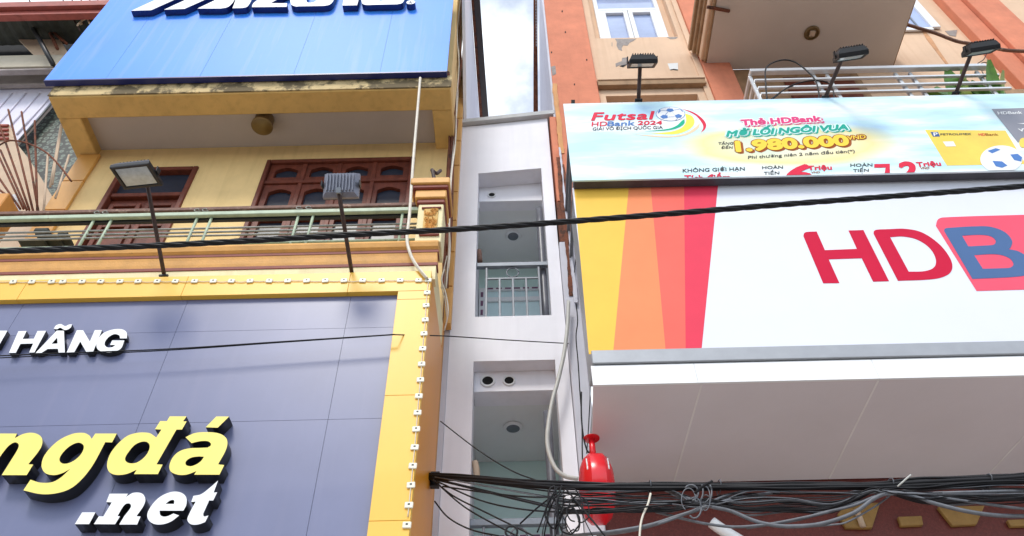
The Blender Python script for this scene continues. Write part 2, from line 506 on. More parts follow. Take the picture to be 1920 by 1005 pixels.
# projecting slab with a downstand beam all round
SL, SR, SF = -6.06, -0.755, 5.40
box('soffit', M_SOFL, YH, SL+0.02, SR-0.02, SF+0.05, WY+0.19, SOFZ+0.004, SOFZ+0.12, 0)
zb = 10.955
box('slab_beam', M_TAN, YH, SL, SR, SF, SF+0.33, zb, 11.28, 0.012)
box('slab_beam', M_TAN, YH, SL+0.003, SL+0.30, SF+0.333, WY+0.15, zb+0.003, 11.28, 0.012)
box('slab_beam', M_TAN, YH, SR-0.27, SR-0.003, SF+0.333, WY+0.15, zb+0.003, 11.28, 0.012)
box('slab_edge', M_TANDIRT, YH, SL-0.008, SR+0.008, SF-0.02, SF-0.002, zb+0.015, 11.26, 0.004)
box('slab_top', M_RUST, YH, SL+0.05, SR-0.03, SF-0.01, 6.6, 11.285, 11.40, 0.01)
# tile clad margin piers of the house
for k in range(11):
    z0 = 7.9+k*0.62
    if z0 > 13.5: break
    box('wall_tile', M_TILE, YH, -1.05, -0.715, 6.66, 6.78, z0, z0+0.606, 0.006)
for k in range(8):
    z0 = FL+0.0+k*0.62
    if z0 < SOFZ-0.3:
        box('wall_tile', M_TILE, YH, -5.98, -5.70, WY-0.05, WY-0.004, z0, min(z0+0.606, SOFZ-0.11), 0.005)
box('side_wall', M_RUST, YH, -0.845, -0.80, WY+0.2, 6.65, FL, 14.5, 0)
box('side_wall', M_TERRA, YH, -0.95, -0.795, 6.63, 8.5, 0, 7.95, 0)
box('side_wall', M_GREYW, YH, -0.794, -0.738, 6.79, 9.8, 0, 17.0, 0)
# upper storey's flank beside the gap, with dark eave board along its sloping top
fl = [(6.9, 12.30), (5.45, 14.20), (5.45, 15.74), (9.80, 17.22), (9.80, 12.30)]
prism('flank_wall', M_WHITE, YH, [(-0.66, y, z) for y, z in fl], (-0.05, 0, 0))
A, B = Vector((-0.655, 9.85, 17.25)), Vector((-0.655, 5.2, 15.66))
prism('eave_board', M_RUST, YH, [A, B, B+Vector((0.045, 0, 0)), A+Vector((0.07, 0, 0))], (0, 0, 0.06))
prism('eave_board', mat('dark_eave', (0.02, 0.008, 0.008), 0.5), YH, [A+Vector((0.07, 0, -.02)), B+Vector((0.045, 0, -.02)), B+Vector((0.15, 0, -.02)), A+Vector((0.20, 0, -.02))], (0, 0, 0.09))
# door
DO = box('door', M_WOOD, YH, d_x0+0.07, d_x1-0.07, WY+0.07, WY+0.11, FL, wz(10.62), 0)
box('door_frame', M_WOOD, YH, d_x0, d_x0+0.068, WY-0.03, WY+0.14, FL, d_top, 0.008)
box('door_frame', M_WOOD, YH, d_x1-0.068, d_x1, WY-0.03, WY+0.14, FL, d_top, 0.008)
box('door_frame', M_WOOD, YH, d_x0+0.07, d_x1-0.07, WY-0.028, WY+0.14, d_top-0.07, d_top, 0.008)
box('transom', M_WOOD, YH, d_x0+0.07, d_x1-0.07, WY+0.0, WY+0.13, wz(10.62), wz(10.70), 0.008)
box('transom_pane', M_DGLASS, YH, d_x0+0.07, d_x1-0.07, WY+0.07, WY+0.08, wz(10.70), d_top-0.07, 0)
dw = (d_x1-d_x0-0.14)
for i in range(2):
    xa = d_x0+0.07+i*dw/2
    for (p, q) in ((wz(10.20), wz(10.50)), (wz(9.30), wz(10.05)), (wz(8.4), wz(9.18))):
        # raised stiles leave a sunk panel
        boxes('door_panel_frame', M_WOOD, DO, [(xa+0.03, xa+0.09, WY+0.035, WY+0.07, p, q), (xa+dw/2-0.09, xa+dw/2-0.03, WY+0.035, WY+0.07, p, q),
              (xa+0.09, xa+dw/2-0.09, WY+0.035, WY+0.07, q-0.05, q), (xa+0.09, xa+dw/2-0.09, WY+0.035, WY+0.07, p, p+0.05)])
# window: four shutters, upper row of four lights
WI = box('window', M_WOOD, YH, w_x0+0.06, w_x1-0.06, WY+0.10, WY+0.13, FL+0.3, w_top-0.06, 0)
box('window_frame', M_WOOD, YH, w_x0, w_x0+0.06, WY-0.03, WY+0.14, FL, w_top, 0.008)
box('window_frame', M_WOOD, YH, w_x1-0.06, w_x1, WY-0.03, WY+0.14, FL, w_top, 0.008)
box('window_frame', M_WOOD, YH, w_x0+0.06, w_x1-0.06, WY-0.028, WY+0.14, w_top-0.07, w_top, 0.008)
zt = atY(640, 339, WY).z
box('window_frame', M_WOOD, YH, w_x0+0.06, w_x1-0.06, WY-0.01, WY+0.14, zt-0.03, zt+0.03, 0.006)
ww = (w_x1-w_x0-0.12)/4
def arch_loop(x0, x1, z0, z1, rise):
    mid = (x0+x1)/2
    pts = [(x0, z0), (x0, z1-rise)]
    for k in range(0, 13):
        t = k/12
        pts.append((x0+0.02+(x1-x0-0.04)*t, z1-rise+0.02+(rise-0.02)*(0.5-0.5*math.cos(2*math.pi*t))**0.6))
    pts += [(x1, z1-rise), (x1, z0)]
    return pts
for i in range(4):
    xa = w_x0+0.06+i*ww
    xb = xa+ww
    for (p, q, e0, e1) in ((zt+0.03, w_top-0.07, 0.10, 0.07), (zt-0.75, zt-0.03, 0.10, 0.10), (zt-1.72, zt-0.75, 0.06, 0.02), (FL+0.25, zt-1.72, 0.3, 0.06)):
        outer = [(xa+0.006, p), (xb-0.006, p), (xb-0.006, q), (xa+0.006, q)]
        inner = arch_loop(xa+0.085, xb-0.085, p+e0, q-e1, 0.07 if e1 > 0.05 and q > zt-0.1 else 0.01)
        me = flat_mesh([outer, inner], 0.07)
        stand(me, WY+0.02, 0.07)
        sh = link('shutter', me, M_WOOD, WI)
        box('pane', M_DGLASS, WI, xa+0.07, xb-0.07, WY+0.075, WY+0.082, p+0.02, q-0.02, 0)
for xx in (w_x0+0.06+ww, w_x0+0.06+2*ww, w_x0+0.06+3*ww):
    box('shutter_strip', M_WOOD, WI, xx-0.028, xx+0.028, WY-0.0, WY+0.018, FL+0.3, w_top-0.08, 0.006)
# cornice under the balcony
def zc(y): return atY(400, y, 5.36).z
CX0, CX1 = -6.0, -0.745
bm = bmesh.new()
prof = [(5.46, zc(463)), (5.40, zc(462.5)), (5.33, zc(464)), (5.305, zc(470)), (5.32, zc(476)), (5.35, zc(479))]
def profile_bar(name, mt, prof, x0, x1, yb):
    pts = [(x0, y, z) for y, z in prof]+[(x0, yb, prof[-1][1]), (x0, yb, prof[0][1])]
    return prism(name, mt, YH, pts, (x1-x0, 0, 0))
profile_bar('cornice_roll', M_MOULD, prof, CX0, CX1, 5.48)
profile_bar('cornice_fillet', M_REDLINE, [(5.345, zc(479.2)), (5.345, zc(483.5))], CX0, CX1+0.006, 5.48)
profile_bar('cornice_cove', M_MOULD, [(5.35, zc(483.7)), (5.358, zc(488)), (5.366, zc(495)), (5.376, zc(500.5))], CX0, CX1-0.004, 5.48)
profile_bar('cornice_fillet', M_REDLINE, [(5.362, zc(500.7)), (5.362, zc(505.5))], CX0, CX1+0.004, 5.48)
profile_bar('cornice_band', M_CREAMP, [(5.372, zc(505.7)), (5.372, zc(531))], CX0, CX1-0.01, 5.48)
# corner pier of the balcony with carved panel
def pz(y): return atY(800, y, 5.36).z
PX0, PX1 = atY(781, 420, 5.36).x, atY(829, 420, 5.36).x
PI_ = box('pier', M_CREAMP, YH, PX0, PX1, 5.36, 5.66, zc(463)+0.003, pz(383), 0.008)
for (ya, yb, e, mt) in ((383, 376, 0.02, M_REDLINE), (376, 362, 0.045, M_MOULD), (362, 356.5, 0.075, M_REDLINE), (356.5, 346, 0.10, M_MOULD)):
    box('pier_cap', mt, YH, PX0-e, PX1+e*0.6, 5.36-e, 5.66+e, pz(ya)+0.001, pz(yb), 0.01)
cx0, cx1, cz0, cz1 = PX0+0.07, PX1-0.05, pz(441), pz(393)
rec = box('carved_panel', M_TAN, PI_, cx0, cx1, 5.345, 5.358, cz0, cz1, 0.004)
fr = 0.03
for za_, zb_ in ((cz1+.001, cz1+0.02), (cz0-0.02, cz0-.001)):
    box('panel_border', M_REDLINE, PI_, cx0-fr, cx1+fr, 5.335, 5.358, za_, zb_, 0.004)
bm = bmesh.new()
rnd = random.Random(3)
for k in range(46):
    c0 = Vector((rnd.uniform(cx0+.02, cx1-.02), 5.338, rnd.uniform(cz0+.02, cz1-.02)))
    a0 = rnd.uniform(0, 6.28); rr = rnd.uniform(0.02, 0.04)
    pts = [c0+Vector((math.cos(a0+t*0.75)*rr*(1-t*0.10), 0, math.sin(a0+t*0.75)*rr*(1-t*0.10))) for t in range(7)]
    pts = [Vector((min(max(p.x, cx0+.006), cx1-.006), p.y, min(max(p.z, cz0+.006), cz1-.006))) for p in pts]
    tube_bm(bm, pts, 0.008, 4)
cv = finish(bm, 'carving', M_MOULD, PI_); cv['kind'] = 'stuff'

# balcony railing
BR_ = thing('balcony_railing', 'old iron balcony railing with brown top rail and pale green bars on the yellow house', 'railing', (-3.4, 5.5, 7.86))
def rz(y, Y=5.45): return atY(400, y, Y).z
RX0, RX1 = -5.75, PX0-0.002
box('top_rail', M_RAILBROWN, BR_, RX0+.12, RX1, 5.42, 5.49, rz(397), rz(391), 0.008)
box('green_rail', M_RAILGREEN, BR_, RX0, RX1, 5.405, 5.455, rz(408.5), rz(402), 0.006)
box('under_rail', M_BLACK, BR_, RX0, RX1, 5.46, 5.50, rz(411), rz(403), 0.004)
for y in (428, 435, 441.5):
    tube('thin_rail', M_RAILGREY, BR_, [(RX0, 5.45, rz(y)), (RX1, 5.45, rz(y))], 0.012, 8, 2)
for y in (457.5, 463):
    tube('low_rail', M_RAILGREEN, BR_, [(RX0, 5.45, rz(y)), (RX1, 5.45, rz(y))], 0.014, 8, 2)
for xx in (172, 205, 365, 392, 555, 583, 752):
    X = atY(xx, 420, 5.45).x
    tube('upright', M_RAILGREEN, BR_, [(X, 5.452, FL-0.04), (X, 5.452, rz(401))], 0.016, 8, 2)
for xx in (185, 200, 370, 385, 560, 578):
    X = atY(xx, 400, 5.43).x
    z0 = rz(402)
    tube('scroll', M_RAILGREY, BR_, [(X+0.04*math.cos(a)*(0.3+a/6), 5.405, z0+0.03+0.028*math.sin(a)*(0.3+a/6)) for a in [t*0.8 for t in range(8)]], 0.006, 5, 2)
# ceiling lamp under the slab
lp = atZ(497, 222, SOFZ)
CL = thing('ceiling_lamp', 'round brass lamp with amber glass under the soffit of the yellow house', 'lamp', (lp.x, lp.y, SOFZ))
lathe('lamp_body', M_BROWNLAMP, CL, [(0, -0.0), (0.125, -0.0), (0.13, -0.05), (0.125, -0.16), (0.145, -0.17), (0.145, -0.20), (0.125, -0.205)], (lp.x, lp.y, SOFZ), (0, 0, 1))
lathe('lamp_glass', M_LAMPGL, CL, [(0.125, -0.203), (0.08, -0.222), (0, -0.228)], (lp.x, lp.y, SOFZ), (0, 0, 1))

# ---------------------------------------------------------------- blue sign
BS = thing('blue_sign', 'big glossy blue fascia sign with raised white letters above the yellow balcony', 'sign', (-3.5, 5.3, 11.2))
bz0 = 11.20
bx0, bx1 = -6.17, -0.807
seams = [bx0, -5.35, -4.10, -2.85, -1.70, bx1]
for a, b in zip(seams, seams[1:]):
    box('sign_sheet', M_BLUE, BS, a+(0.0015 if a != bx0 else 0), b-(0.0015 if b != bx1 else 0), 5.29, 5.31, bz0+0.02, 14.4, 0)
box('sign_backing', M_NAVY, BS, bx0+.01, bx1-.01, 5.312, 5.36, bz0+0.03, 14.38, 0)
box('bottom_edge', M_NAVY, BS, bx0, bx1, 5.285, 5.37, bz0-0.015, bz0+0.018, 0.003)
for k in range(5):
    X = -5.7+k*1.15
    box('support_bar', M_RUST, BS, X, X+0.05, 5.37, 5.70, bz0+0.15, bz0+0.20, 0.003)
ca = lambda x, y: (230+x/6.4, y/6.4)
cb = lambda x, y: (500+x/6.4, y/6.4)
LT = (M_WHITEL, M_NAVY)
mz = [
 ('letter', [[(100, 130), (343, 122), (1190, -260), (950, -260)]], ca),
 ('letter', [[(495, 116), (742, 106), (1560, -260), (1310, -260)]], ca),
 ('letter', [[(897, 102), (1180, 102), (1255, 86, 1), (1305, 50, 1), (1345, -4), (1500, -260), (1690, -260), (1110, 0)]], ca),
 ('letter', [[(1318, 98), (1430, 96), (1490, 82, 1), (1525, 40, 1), (1548, -5), (1690, -260), (1560, -260), (1355, 0)]], ca),
 ('letter', [[(472.2, 13.3), (537.3, 12.7), (538.4, 6), (507, 6), (590, -40), (592, -50), (512, -50), (509, -43), (548, -43), (486, -2), (475, 6, 1)]], px),
 ('letter', [[(552, -45), (544, -1), (546, 8, 1), (554, 11.9, 1), (562, 11.7), (606, 11), (618, 8.5, 1), (625, 1, 1), (640, -45), (610, -45), (595, -1), (588, 4, 1), (577, 4.6, 1), (574, 0), (582, -45)]], px),
 ('letter', [[(642, 10.2), (669.5, 9.7), (672, 0), (682, -45), (650, -45), (644, 0)]], px),
 ('letter', [[(688, -45), (677.5, 1), (680, 7, 1), (688, 9.2, 1), (700, 8.9), (745, 8), (754, 5.5, 1), (758, 0), (772, -45, 1), (730, -50, 1)], [(706, -2), (714, 1.2, 1), (728, -2), (738, -40), (716, -40)]], px),
]
for nm, lps, cf in mz:
    sign_shape(nm, lps, cf, 5.19, 0.097, *LT, BS)
c = atY(770.3, 4, 5.19)
lathe('registered_mark', M_NAVY, BS, [(0, 0.004), (0.068, 0.004), (0.068, 0.097), (0, 0.097)], (c.x, 5.19, c.z), (0, 1, 0), 24)
lathe('registered_mark_face', M_WHITEL, BS, [(0, 0), (0.066, 0), (0.066, 0.003), (0, 0.003)], (c.x, 5.19, c.z), (0, 1, 0), 24)
lettering('registered_letter', 'R', (767.5, 6), (773, 6), (767.8, 2.2), px, 5.185, 0.003, M_NAVY, M_NAVY, BS, 0.01)
# rivets: small bright fixings on the letters' undersides
for (x, y) in ((333, 27), (402, 27), (444, 25), (454, 25), (482, 23.5), (507, 22.7), (531, 22.5), (567, 21.5), (600, 21.3), (656, 20), (700, 18.7), (722, 17)):
    q = atZ(x, y, atY(500, 13, 5.19).z)
    lathe('fixing', M_WHITEL, BS, [(0, -0.012), (0.009, -0.010), (0.011, 0.0)], (q.x, q.y, atY(x, y-12.5, 5.19).z), (0, 0, 1), 8)

# ---------------------------------------------------------------- dark and yellow shop sign
SY = 5.35
SS = thing('shop_sign', 'dark grey shop sign in a bright yellow frame with yellow and white letters', 'sign', (-3, 5.35, 3.2))
fx1 = -0.785; dx1 = -1.09; fz1 = atY(400, 523, SY).z; dz1 = atY(400, 560, SY).z
LOW = 3.6
xs = [-6.4, atY(25, 600, SY).x, atY(337, 600, SY).x, atY(657, 560, SY).x, dx1]
zs = [LOW, atY(400, 790, SY).z, atY(400, 619.5, SY).z, dz1]
for a, b in zip(xs, xs[1:]):
    for p, q in zip(zs, zs[1:]):
        box('dark_sheet', M_DARKP, SS, a+0.0016, b-0.0016, SY+0.01, SY+0.03, p+0.0016, q-0.0016, 0)
ts = [-6.4, atY(52, 540, SY).x, atY(350, 540, SY).x, atY(655, 540, SY).x, fx1]
for a, b in zip(ts, ts[1:]):
    box('yellow_sheet', M_YSIGN, SS, a+0.0015, b-0.0015, SY-0.045, SY+0.03, dz1+0.002, fz1, 0.002)
vs = [LOW, atY(740, 982, SY).z, atY(760, 747, SY).z, atY(780, 567, SY).z, dz1]
for p, q in zip(vs, vs[1:]):
    box('yellow_sheet', M_YSIGN, SS, dx1+0.002, fx1, SY-0.045, SY+0.03, p+0.0015, q-0.0015, 0.002)
box('sign_backing', M_BLACK, SS, -6.4, fx1-0.01, SY+0.031, SY+0.10, LOW, fz1-0.01, 0)
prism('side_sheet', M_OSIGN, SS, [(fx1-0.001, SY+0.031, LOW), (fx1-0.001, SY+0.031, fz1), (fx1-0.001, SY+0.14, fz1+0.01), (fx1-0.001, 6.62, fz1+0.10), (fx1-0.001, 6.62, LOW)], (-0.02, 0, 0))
# letters
c7 = lambda x, y: (x/3.723, 735+y/3.723)
LF = SY-0.115
YL = (M_YLET, M_BLACKEDGE); WL = (M_WHITEL, M_BLACKEDGE)
shapes = [
 ('letter', YL, [[(-150, 290), (118, 290), (103, 322), (165, 292, 1), (230, 285, 1), (283, 308, 1), (296, 350, 1), (280, 398, 1), (197, 505), (232, 506), (186, 580), (12, 580), (80, 472, 1), (127, 392, 1), (128, 362, 1), (100, 352, 1), (58, 378, 1), (15, 430), (-60, 545), (-85, 580), (-250, 580), (-215, 505), (-180, 505), (-85, 360), (-140, 360)]]),
 ('letter', YL, [[(640, 328), (665, 290), (815, 290), (782, 352), (735, 350), (645, 515, 1), (560, 620, 1), (480, 680, 1), (380, 709, 1), (280, 712, 1), (163, 686), (213, 612), (280, 632, 1), (360, 630, 1), (420, 600, 1), (490, 537), (430, 568, 1), (370, 580, 1), (312, 562, 1), (290, 510, 1), (315, 435, 1), (400, 345, 1), (500, 294, 1), (580, 285, 1), (622, 302, 1)],
   [(555, 354, 1), (585, 380, 1), (562, 438, 1), (500, 488, 1), (440, 500, 1), (415, 473, 1), (440, 422, 1), (500, 370, 1)]]),
 ('letter', YL, [[(1185, 170), (1302, 170), (1277, 205), (1303, 205), (1270, 262), (1232, 262), (1092, 505), (1135, 507), (1102, 573), (935, 573), (955, 542), (880, 573, 1), (800, 577, 1), (756, 548, 1), (750, 484, 1), (790, 400, 1), (880, 312, 1), (960, 285, 1), (1040, 286, 1), (1078, 308, 1), (1090, 318), (1127, 262), (1082, 260), (1118, 203), (1165, 203)],
   [(1015, 346, 1), (1045, 374, 1), (1022, 438, 1), (960, 490, 1), (900, 496, 1), (873, 470, 1), (898, 418, 1), (950, 363, 1)]]),
 ('letter', YL, [[(1295, 315), (1360, 287, 1), (1440, 280, 1), (1530, 290, 1), (1582, 328, 1), (1580, 395, 1), (1522, 505), (1565, 510), (1532, 577), (1355, 577), (1372, 552), (1300, 577, 1), (1232, 575, 1), (1186, 545, 1), (1192, 482, 1), (1240, 422, 1), (1310, 395, 1), (1400, 390, 1), (1450, 388), (1473, 368, 1), (1455, 345, 1), (1400, 343, 1), (1337, 357)],
   [(1425, 452), (1397, 488, 1), (1340, 517, 1), (1300, 510, 1), (1297, 486, 1), (1330, 460, 1), (1380, 450, 1)]]),
 ('accent', YL, [[(1436, 246), (1510, 171), (1599, 171), (1520, 249)]]),
 ('full_stop', WL, [[(573, 840), (666, 840), (622, 922), (522, 922)]]),
 ('letter', WL, [[(765, 710), (894, 710), (880, 732), (930, 704, 1), (990, 708, 1), (1014, 745, 1), (1003, 792, 1), (952, 867), (981, 869), (957, 925), (832, 925), (868, 866), (914, 802, 1), (905, 779, 1), (870, 787, 1), (820, 866), (838, 868), (803, 923), (655, 922), (690, 868), (722, 868), (780, 770), (742, 768)]]),
 ('letter', WL, [[(1260, 701, 1), (1195, 698, 1), (1110, 737, 1), (1045, 812, 1), (1028, 870, 1), (1060, 914, 1), (1120, 925, 1), (1190, 906, 1), (1250, 862), (1212, 848), (1160, 869, 1), (1122, 862, 1), (1113, 828), (1280, 828), (1301, 785, 1), (1298, 732, 1)],
   [(1155, 781), (1188, 757, 1), (1214, 756, 1), (1215, 781)]]),
 ('letter', WL, [[(1522, 618), (1491, 702), (1516, 700), (1488, 757), (1460, 757), (1418, 850), (1424, 868, 1), (1455, 862), (1432, 908), (1380, 925, 1), (1332, 922, 1), (1308, 893, 1), (1322, 848, 1), (1366, 765), (1335, 768), (1350, 725), (1402, 714, 1), (1460, 672, 1)]]),
]
for nm, mm, lps in shapes:
    sign_shape(nm, lps, c7, LF, 0.122, *mm, SS)
c5 = lambda x, y: (x/3.723, 520+y/3.723)
hang = [
 [[(-60, 372), (52, 372), (-10, 480), (-110, 480)]],
 [[(128, 376), (186, 374), (158, 430), (236, 428), (262, 374), (322, 373), (260, 487), (240, 524), (203, 525), (232, 462), (143, 464), (110, 527), (62, 527)]],
 [[(396, 372), (446, 372), (453, 524), (409, 525), (404, 498), (332, 500), (290, 527), (248, 528)], [(399, 420), (402, 462), (360, 464)]],
 [[(536, 369), (580, 369), (627, 448), (662, 368), (712, 368), (648, 524), (604, 524), (560, 448), (517, 525), (465, 525)]],
 [[(885, 428), (840, 428), (835, 408, 1), (800, 395, 1), (755, 420, 1), (728, 462, 1), (745, 486, 1), (790, 485, 1), (812, 470), (770, 470), (785, 440), (880, 440), (850, 500), (800, 518, 1), (735, 522, 1), (680, 500, 1), (675, 455, 1), (715, 395, 1), (780, 365, 1), (850, 362, 1), (886, 385, 1)]],
]
hang[4] = [[(885, 426), (838, 426), (832, 405, 1), (795, 397, 1), (750, 425, 1), (730, 465, 1), (748, 488, 1), (785, 486, 1), (806, 472), (768, 472), (783, 440), (868, 440), (845, 495, 1), (795, 519, 1), (730, 522, 1), (682, 502, 1), (675, 458, 1), (712, 397, 1), (780, 366, 1), (850, 362, 1), (884, 385, 1)]]
for lps in hang:
    sign_shape('letter', lps, c5, SY-0.05, 0.056, M_WHITEL, M_BLACKEDGE, SS)
sign_shape('tilde', [[(375, 358), (392, 335, 1), (425, 326, 1), (455, 340, 1), (480, 330, 1), (503, 327), (492, 352, 1), (455, 368, 1), (420, 352, 1), (398, 362, 1)]], c5, SY-0.05, 0.056, M_WHITEL, M_BLACKEDGE, SS)

# LED module string round the sign
LS = thing('led_string', 'string of small white light modules along the yellow sign frame', 'lights', (-3, 5.3, 7.3))
ledx = [-255, -220, -185, -150, -115, -80, -45, -10, 25, 60, 97, 118, 154, 189, 225, 259, 295, 329, 365, 400, 434, 469, 505, 539.6, 575, 610, 645, 680, 715.6, 750.5, 785, 803]
ledp = []
for x in ledx:
    q = atY(x, 529-x*0.004, SY-0.05); ledp.append((q.x, q.z))
right = [(801, 549), (799, 573), (797.4, 600), (795, 626), (792.6, 654), (790.6, 683), (788.3, 712.5), (785.4, 743), (783, 774), (780.4, 805), (777.6, 839), (774, 874), (770.6, 910), (766.8, 947.6), (763, 985)]
for x, y in right:
    q = atY(x, y, SY-0.05); ledp.append((q.x, q.z))
led_me = None
for k, (x, z) in enumerate(ledp):
    ang = random.uniform(-0.12, 0.12)
    bm = bmesh.new()
    box_bm(bm, -0.032, 0.032, -0.014, 0, -0.026, 0.026, 0.005)
    bmesh.ops.rotate(bm, verts=bm.verts[:], matrix=Matrix.Rotation(ang, 3, 'Y'))
    bmesh.ops.translate(bm, verts=bm.verts[:], vec=(x, SY-0.047, z))
    o = finish(bm, 'module', M_LEDW, LS)
    box('diode', M_BLACK, o, x-0.008, x+0.008, SY-0.064, SY-0.060, z-0.001, z+0.010, 0)
p2 = []
for (a, b) in zip(ledp, ledp[1:]):
    p2.append((a[0], SY-0.053, a[1]))
    p2.append(((a[0]+b[0])/2, SY-0.053, (a[1]+b[1])/2-random.uniform(0, 0.018)))
tube('wire', M_CABLEW, LS, p2, 0.004, 5, 3)

# ---------------------------------------------------------------- floodlights
def floodlight(label, base, tip, head_c, tilt, size, group=None, back=False, yaw=0.0, pole_r=0.02, join=-1):
    T = thing('floodlight', label, 'floodlight', base, group)
    box('base_plate', M_BLACK, T, base[0]-0.045, base[0]+0.045, base[1]-0.05, base[1]+0.05, base[2]-0.01, base[2]+0.012, 0.003)
    w_, h_, d_ = size
    n = Vector((0, math.sin(tilt), -math.cos(tilt)))          # lens direction
    ax = Vector((1, 0, 0))
    v = n.cross(ax)                                            # along the head's height
    rotz = Matrix.Rotation(yaw, 3, 'Z')
    n, ax, v = rotz@n, rotz@ax, rotz@v
    C0 = Vector(head_c)
    F = Matrix((ax, v, n)).transposed()                        # columns: width, height, lens normal
    tip = C0+F@Vector((0, join*h_*0.47, -d_*0.5-0.03))
    tube('pole', M_DKBROWN, T, [base, tip], pole_r, 10, 4)
    def hb(name, mt, lst, par, bev=0.004):
        bm = bmesh.new()
        for b in lst: box_bm(bm, *b, bev)
        for vt in bm.verts: vt.co = C0+F@vt.co
        return finish(bm, name, mt, par)
    # tapered casing
    bm = bmesh.new()
    q = [(1, d_*0.5), (1, 0.10*d_), (0.80, -0.5*d_)]
    rings = [[bm.verts.new(C0+F@Vector((sx*w_/2*s, sy*h_/2*s, z))) for sx, sy in ((-1, -1), (1, -1), (1, 1), (-1, 1))] for s, z in q]
    for Aa, Bb in zip(rings, rings[1:]):
        for k in range(4): bm.faces.new((Aa[k], Aa[(k+1) % 4], Bb[(k+1) % 4], Bb[k]))
    bm.faces.new(rings[0]); bm.faces.new(rings[-1])
    hd = finish(bm, 'head', M_FINS if back else M_BLACK, T)
    hb('lens', M_LENS, [(-w_*0.40, w_*0.40, -h_*0.38, h_*0.38, d_*0.5, d_*0.5+0.003)], hd, 0.001)
    hb('bezel', M_BLACK, [(-w_*0.5, w_*0.5, -h_*0.5, -h_*0.40, d_*0.5, d_*0.5+0.012), (-w_*0.5, w_*0.5, h_*0.40, h_*0.5, d_*0.5, d_*0.5+0.012),
        (-w_*0.5, -w_*0.42, -h_*0.40, h_*0.40, d_*0.5, d_*0.5+0.012), (w_*0.42, w_*0.5, -h_*0.40, h_*0.40, d_*0.5, d_*0.5+0.012)], hd)
    fins = []
    for k in range(9):
        x = -w_*0.36+k*w_*0.09
        fins.append((x-0.005, x+0.005, -h_*0.36, h_*0.36, -d_*0.5-0.022, -d_*0.5+0.004))
    hb('cooling_fins', M_FINS if back else M_BLACK, fins, hd, 0.001)
    for sx_ in (-1, 1):
        hb('lug', M_BLACK, [(sx_*w_*0.5+(0.004 if sx_ > 0 else -0.016), sx_*w_*0.5+(0.016 if sx_ > 0 else -0.004), -0.03, 0.03, -d_*0.5, d_*0.3)], T, 0.002)
    hb('clamp', M_STEELL, [(-0.022, 0.022, join*h_*0.44-0.03, join*h_*0.44+0.03, -d_*0.5-0.055, -d_*0.5+0.01)], T, 0.003)
    return T
g1 = 'floodlights on poles over the shop sign'
b0 = atY(309, 522, SY+0.05); t0 = atX(276, 352, b0.x); h0 = atX(258, 325, b0.x-0.08)
floodlight('black floodlight with its glass turned down, on a pole before the wooden door', b0, t0, h0, math.radians(8), (0.38, 0.29, 0.08), g1, yaw=-0.1)
b1 = atY(661, 520, SY+0.05); t1 = atX(651, 383, b1.x); h1 = atX(640, 347, b1.x-0.04)
floodlight('grey finned floodlight seen from its back, on a pole before the shuttered window', b1, t1, h1, math.radians(112), (0.34, 0.26, 0.09), g1, back=True, join=1)

# white conduit from slab to the sign and loose cables on the corner
CN = thing('white_conduit', 'thin white plastic conduit hanging from the blue sign to the shop sign', 'conduit', tuple(atY(790, 500, 5.30)))
tube('tube', M_CABLEW, CN, [atY(788, 146, 5.33), atY(783, 205, 5.31), atY(775, 300, 5.30), atY(768, 400, 5.29), atY(763, 445, 5.28), atY(768, 472, 5.27), atY(779, 495, 5.27), atY(800, 522, 5.28)], 0.017, 8, 8)
tube('tube', M_CABLEW, CN, [atY(763, 450, 5.27), atY(772, 482, 5.26), atY(790, 508, 5.26), atY(801, 521, 5.27)], 0.010, 8, 8)
CC = thing('corner_cables', 'bunch of cream and brown cables running down the corner of the yellow house', 'cables', tuple(atX(840, 560, -0.73)))
rnd = random.Random(5)
base_path = [(860, -20), (856, 60), (858, 120), (852, 190), (849, 260), (844, 330), (838, 400), (838, 470), (834, 540)]
for k in range(9):
    off = rnd.uniform(-7, 5)
    yo = 6.05+rnd.uniform(-0.15, 0.25)
    pts = [atY(x+off+rnd.uniform(-2.5, 2.5), y, yo) for x, y in base_path]
    tube('cable', M_CABLEW if k % 2 else M_RUST, CC, pts, rnd.choice((0.007, 0.009, 0.012)), 6, 6)
tube('cable', M_CABLEW, CC, [atY(833, 505, 5.9), atY(828, 525, 5.8), atY(836, 552, 5.8), atY(840, 585, 5.8), atY(833, 620, 5.9)], 0.009, 6, 8)
tube('cable', M_CABLEW, CC, [atY(838, 480, 5.9), atY(828, 530, 5.85), atY(834, 560, 5.85), atY(838, 600, 5.9)], 0.006, 6, 8)
tube('drain', M_RUST, CC, [atY(853, 226, 6.2), atY(845, 300, 6.2), atY(842, 400, 6.2), atY(838, 470, 6.2)], 0.05, 8, 6)
DP = thing('corner_bracket', 'rusty dark iron bracket fixed above the carved balcony pier', 'bracket', tuple(atY(815, 345, 5.6)))
tube('upright', M_DKBROWN, DP, [atY(816, 346, 5.6), atY(812, 325, 5.6), atY(810, 318, 5.6)], 0.022, 6, 3)
tube('arm', M_DKBROWN, DP, [atY(809, 318, 5.6), atY(818, 325, 5.65), atY(826, 320, 5.75)], 0.022, 6, 3)
tube('stub', M_RUST, DP, [atY(824, 346, 5.62), atY(824, 336, 5.62)], 0.03, 6, 3)

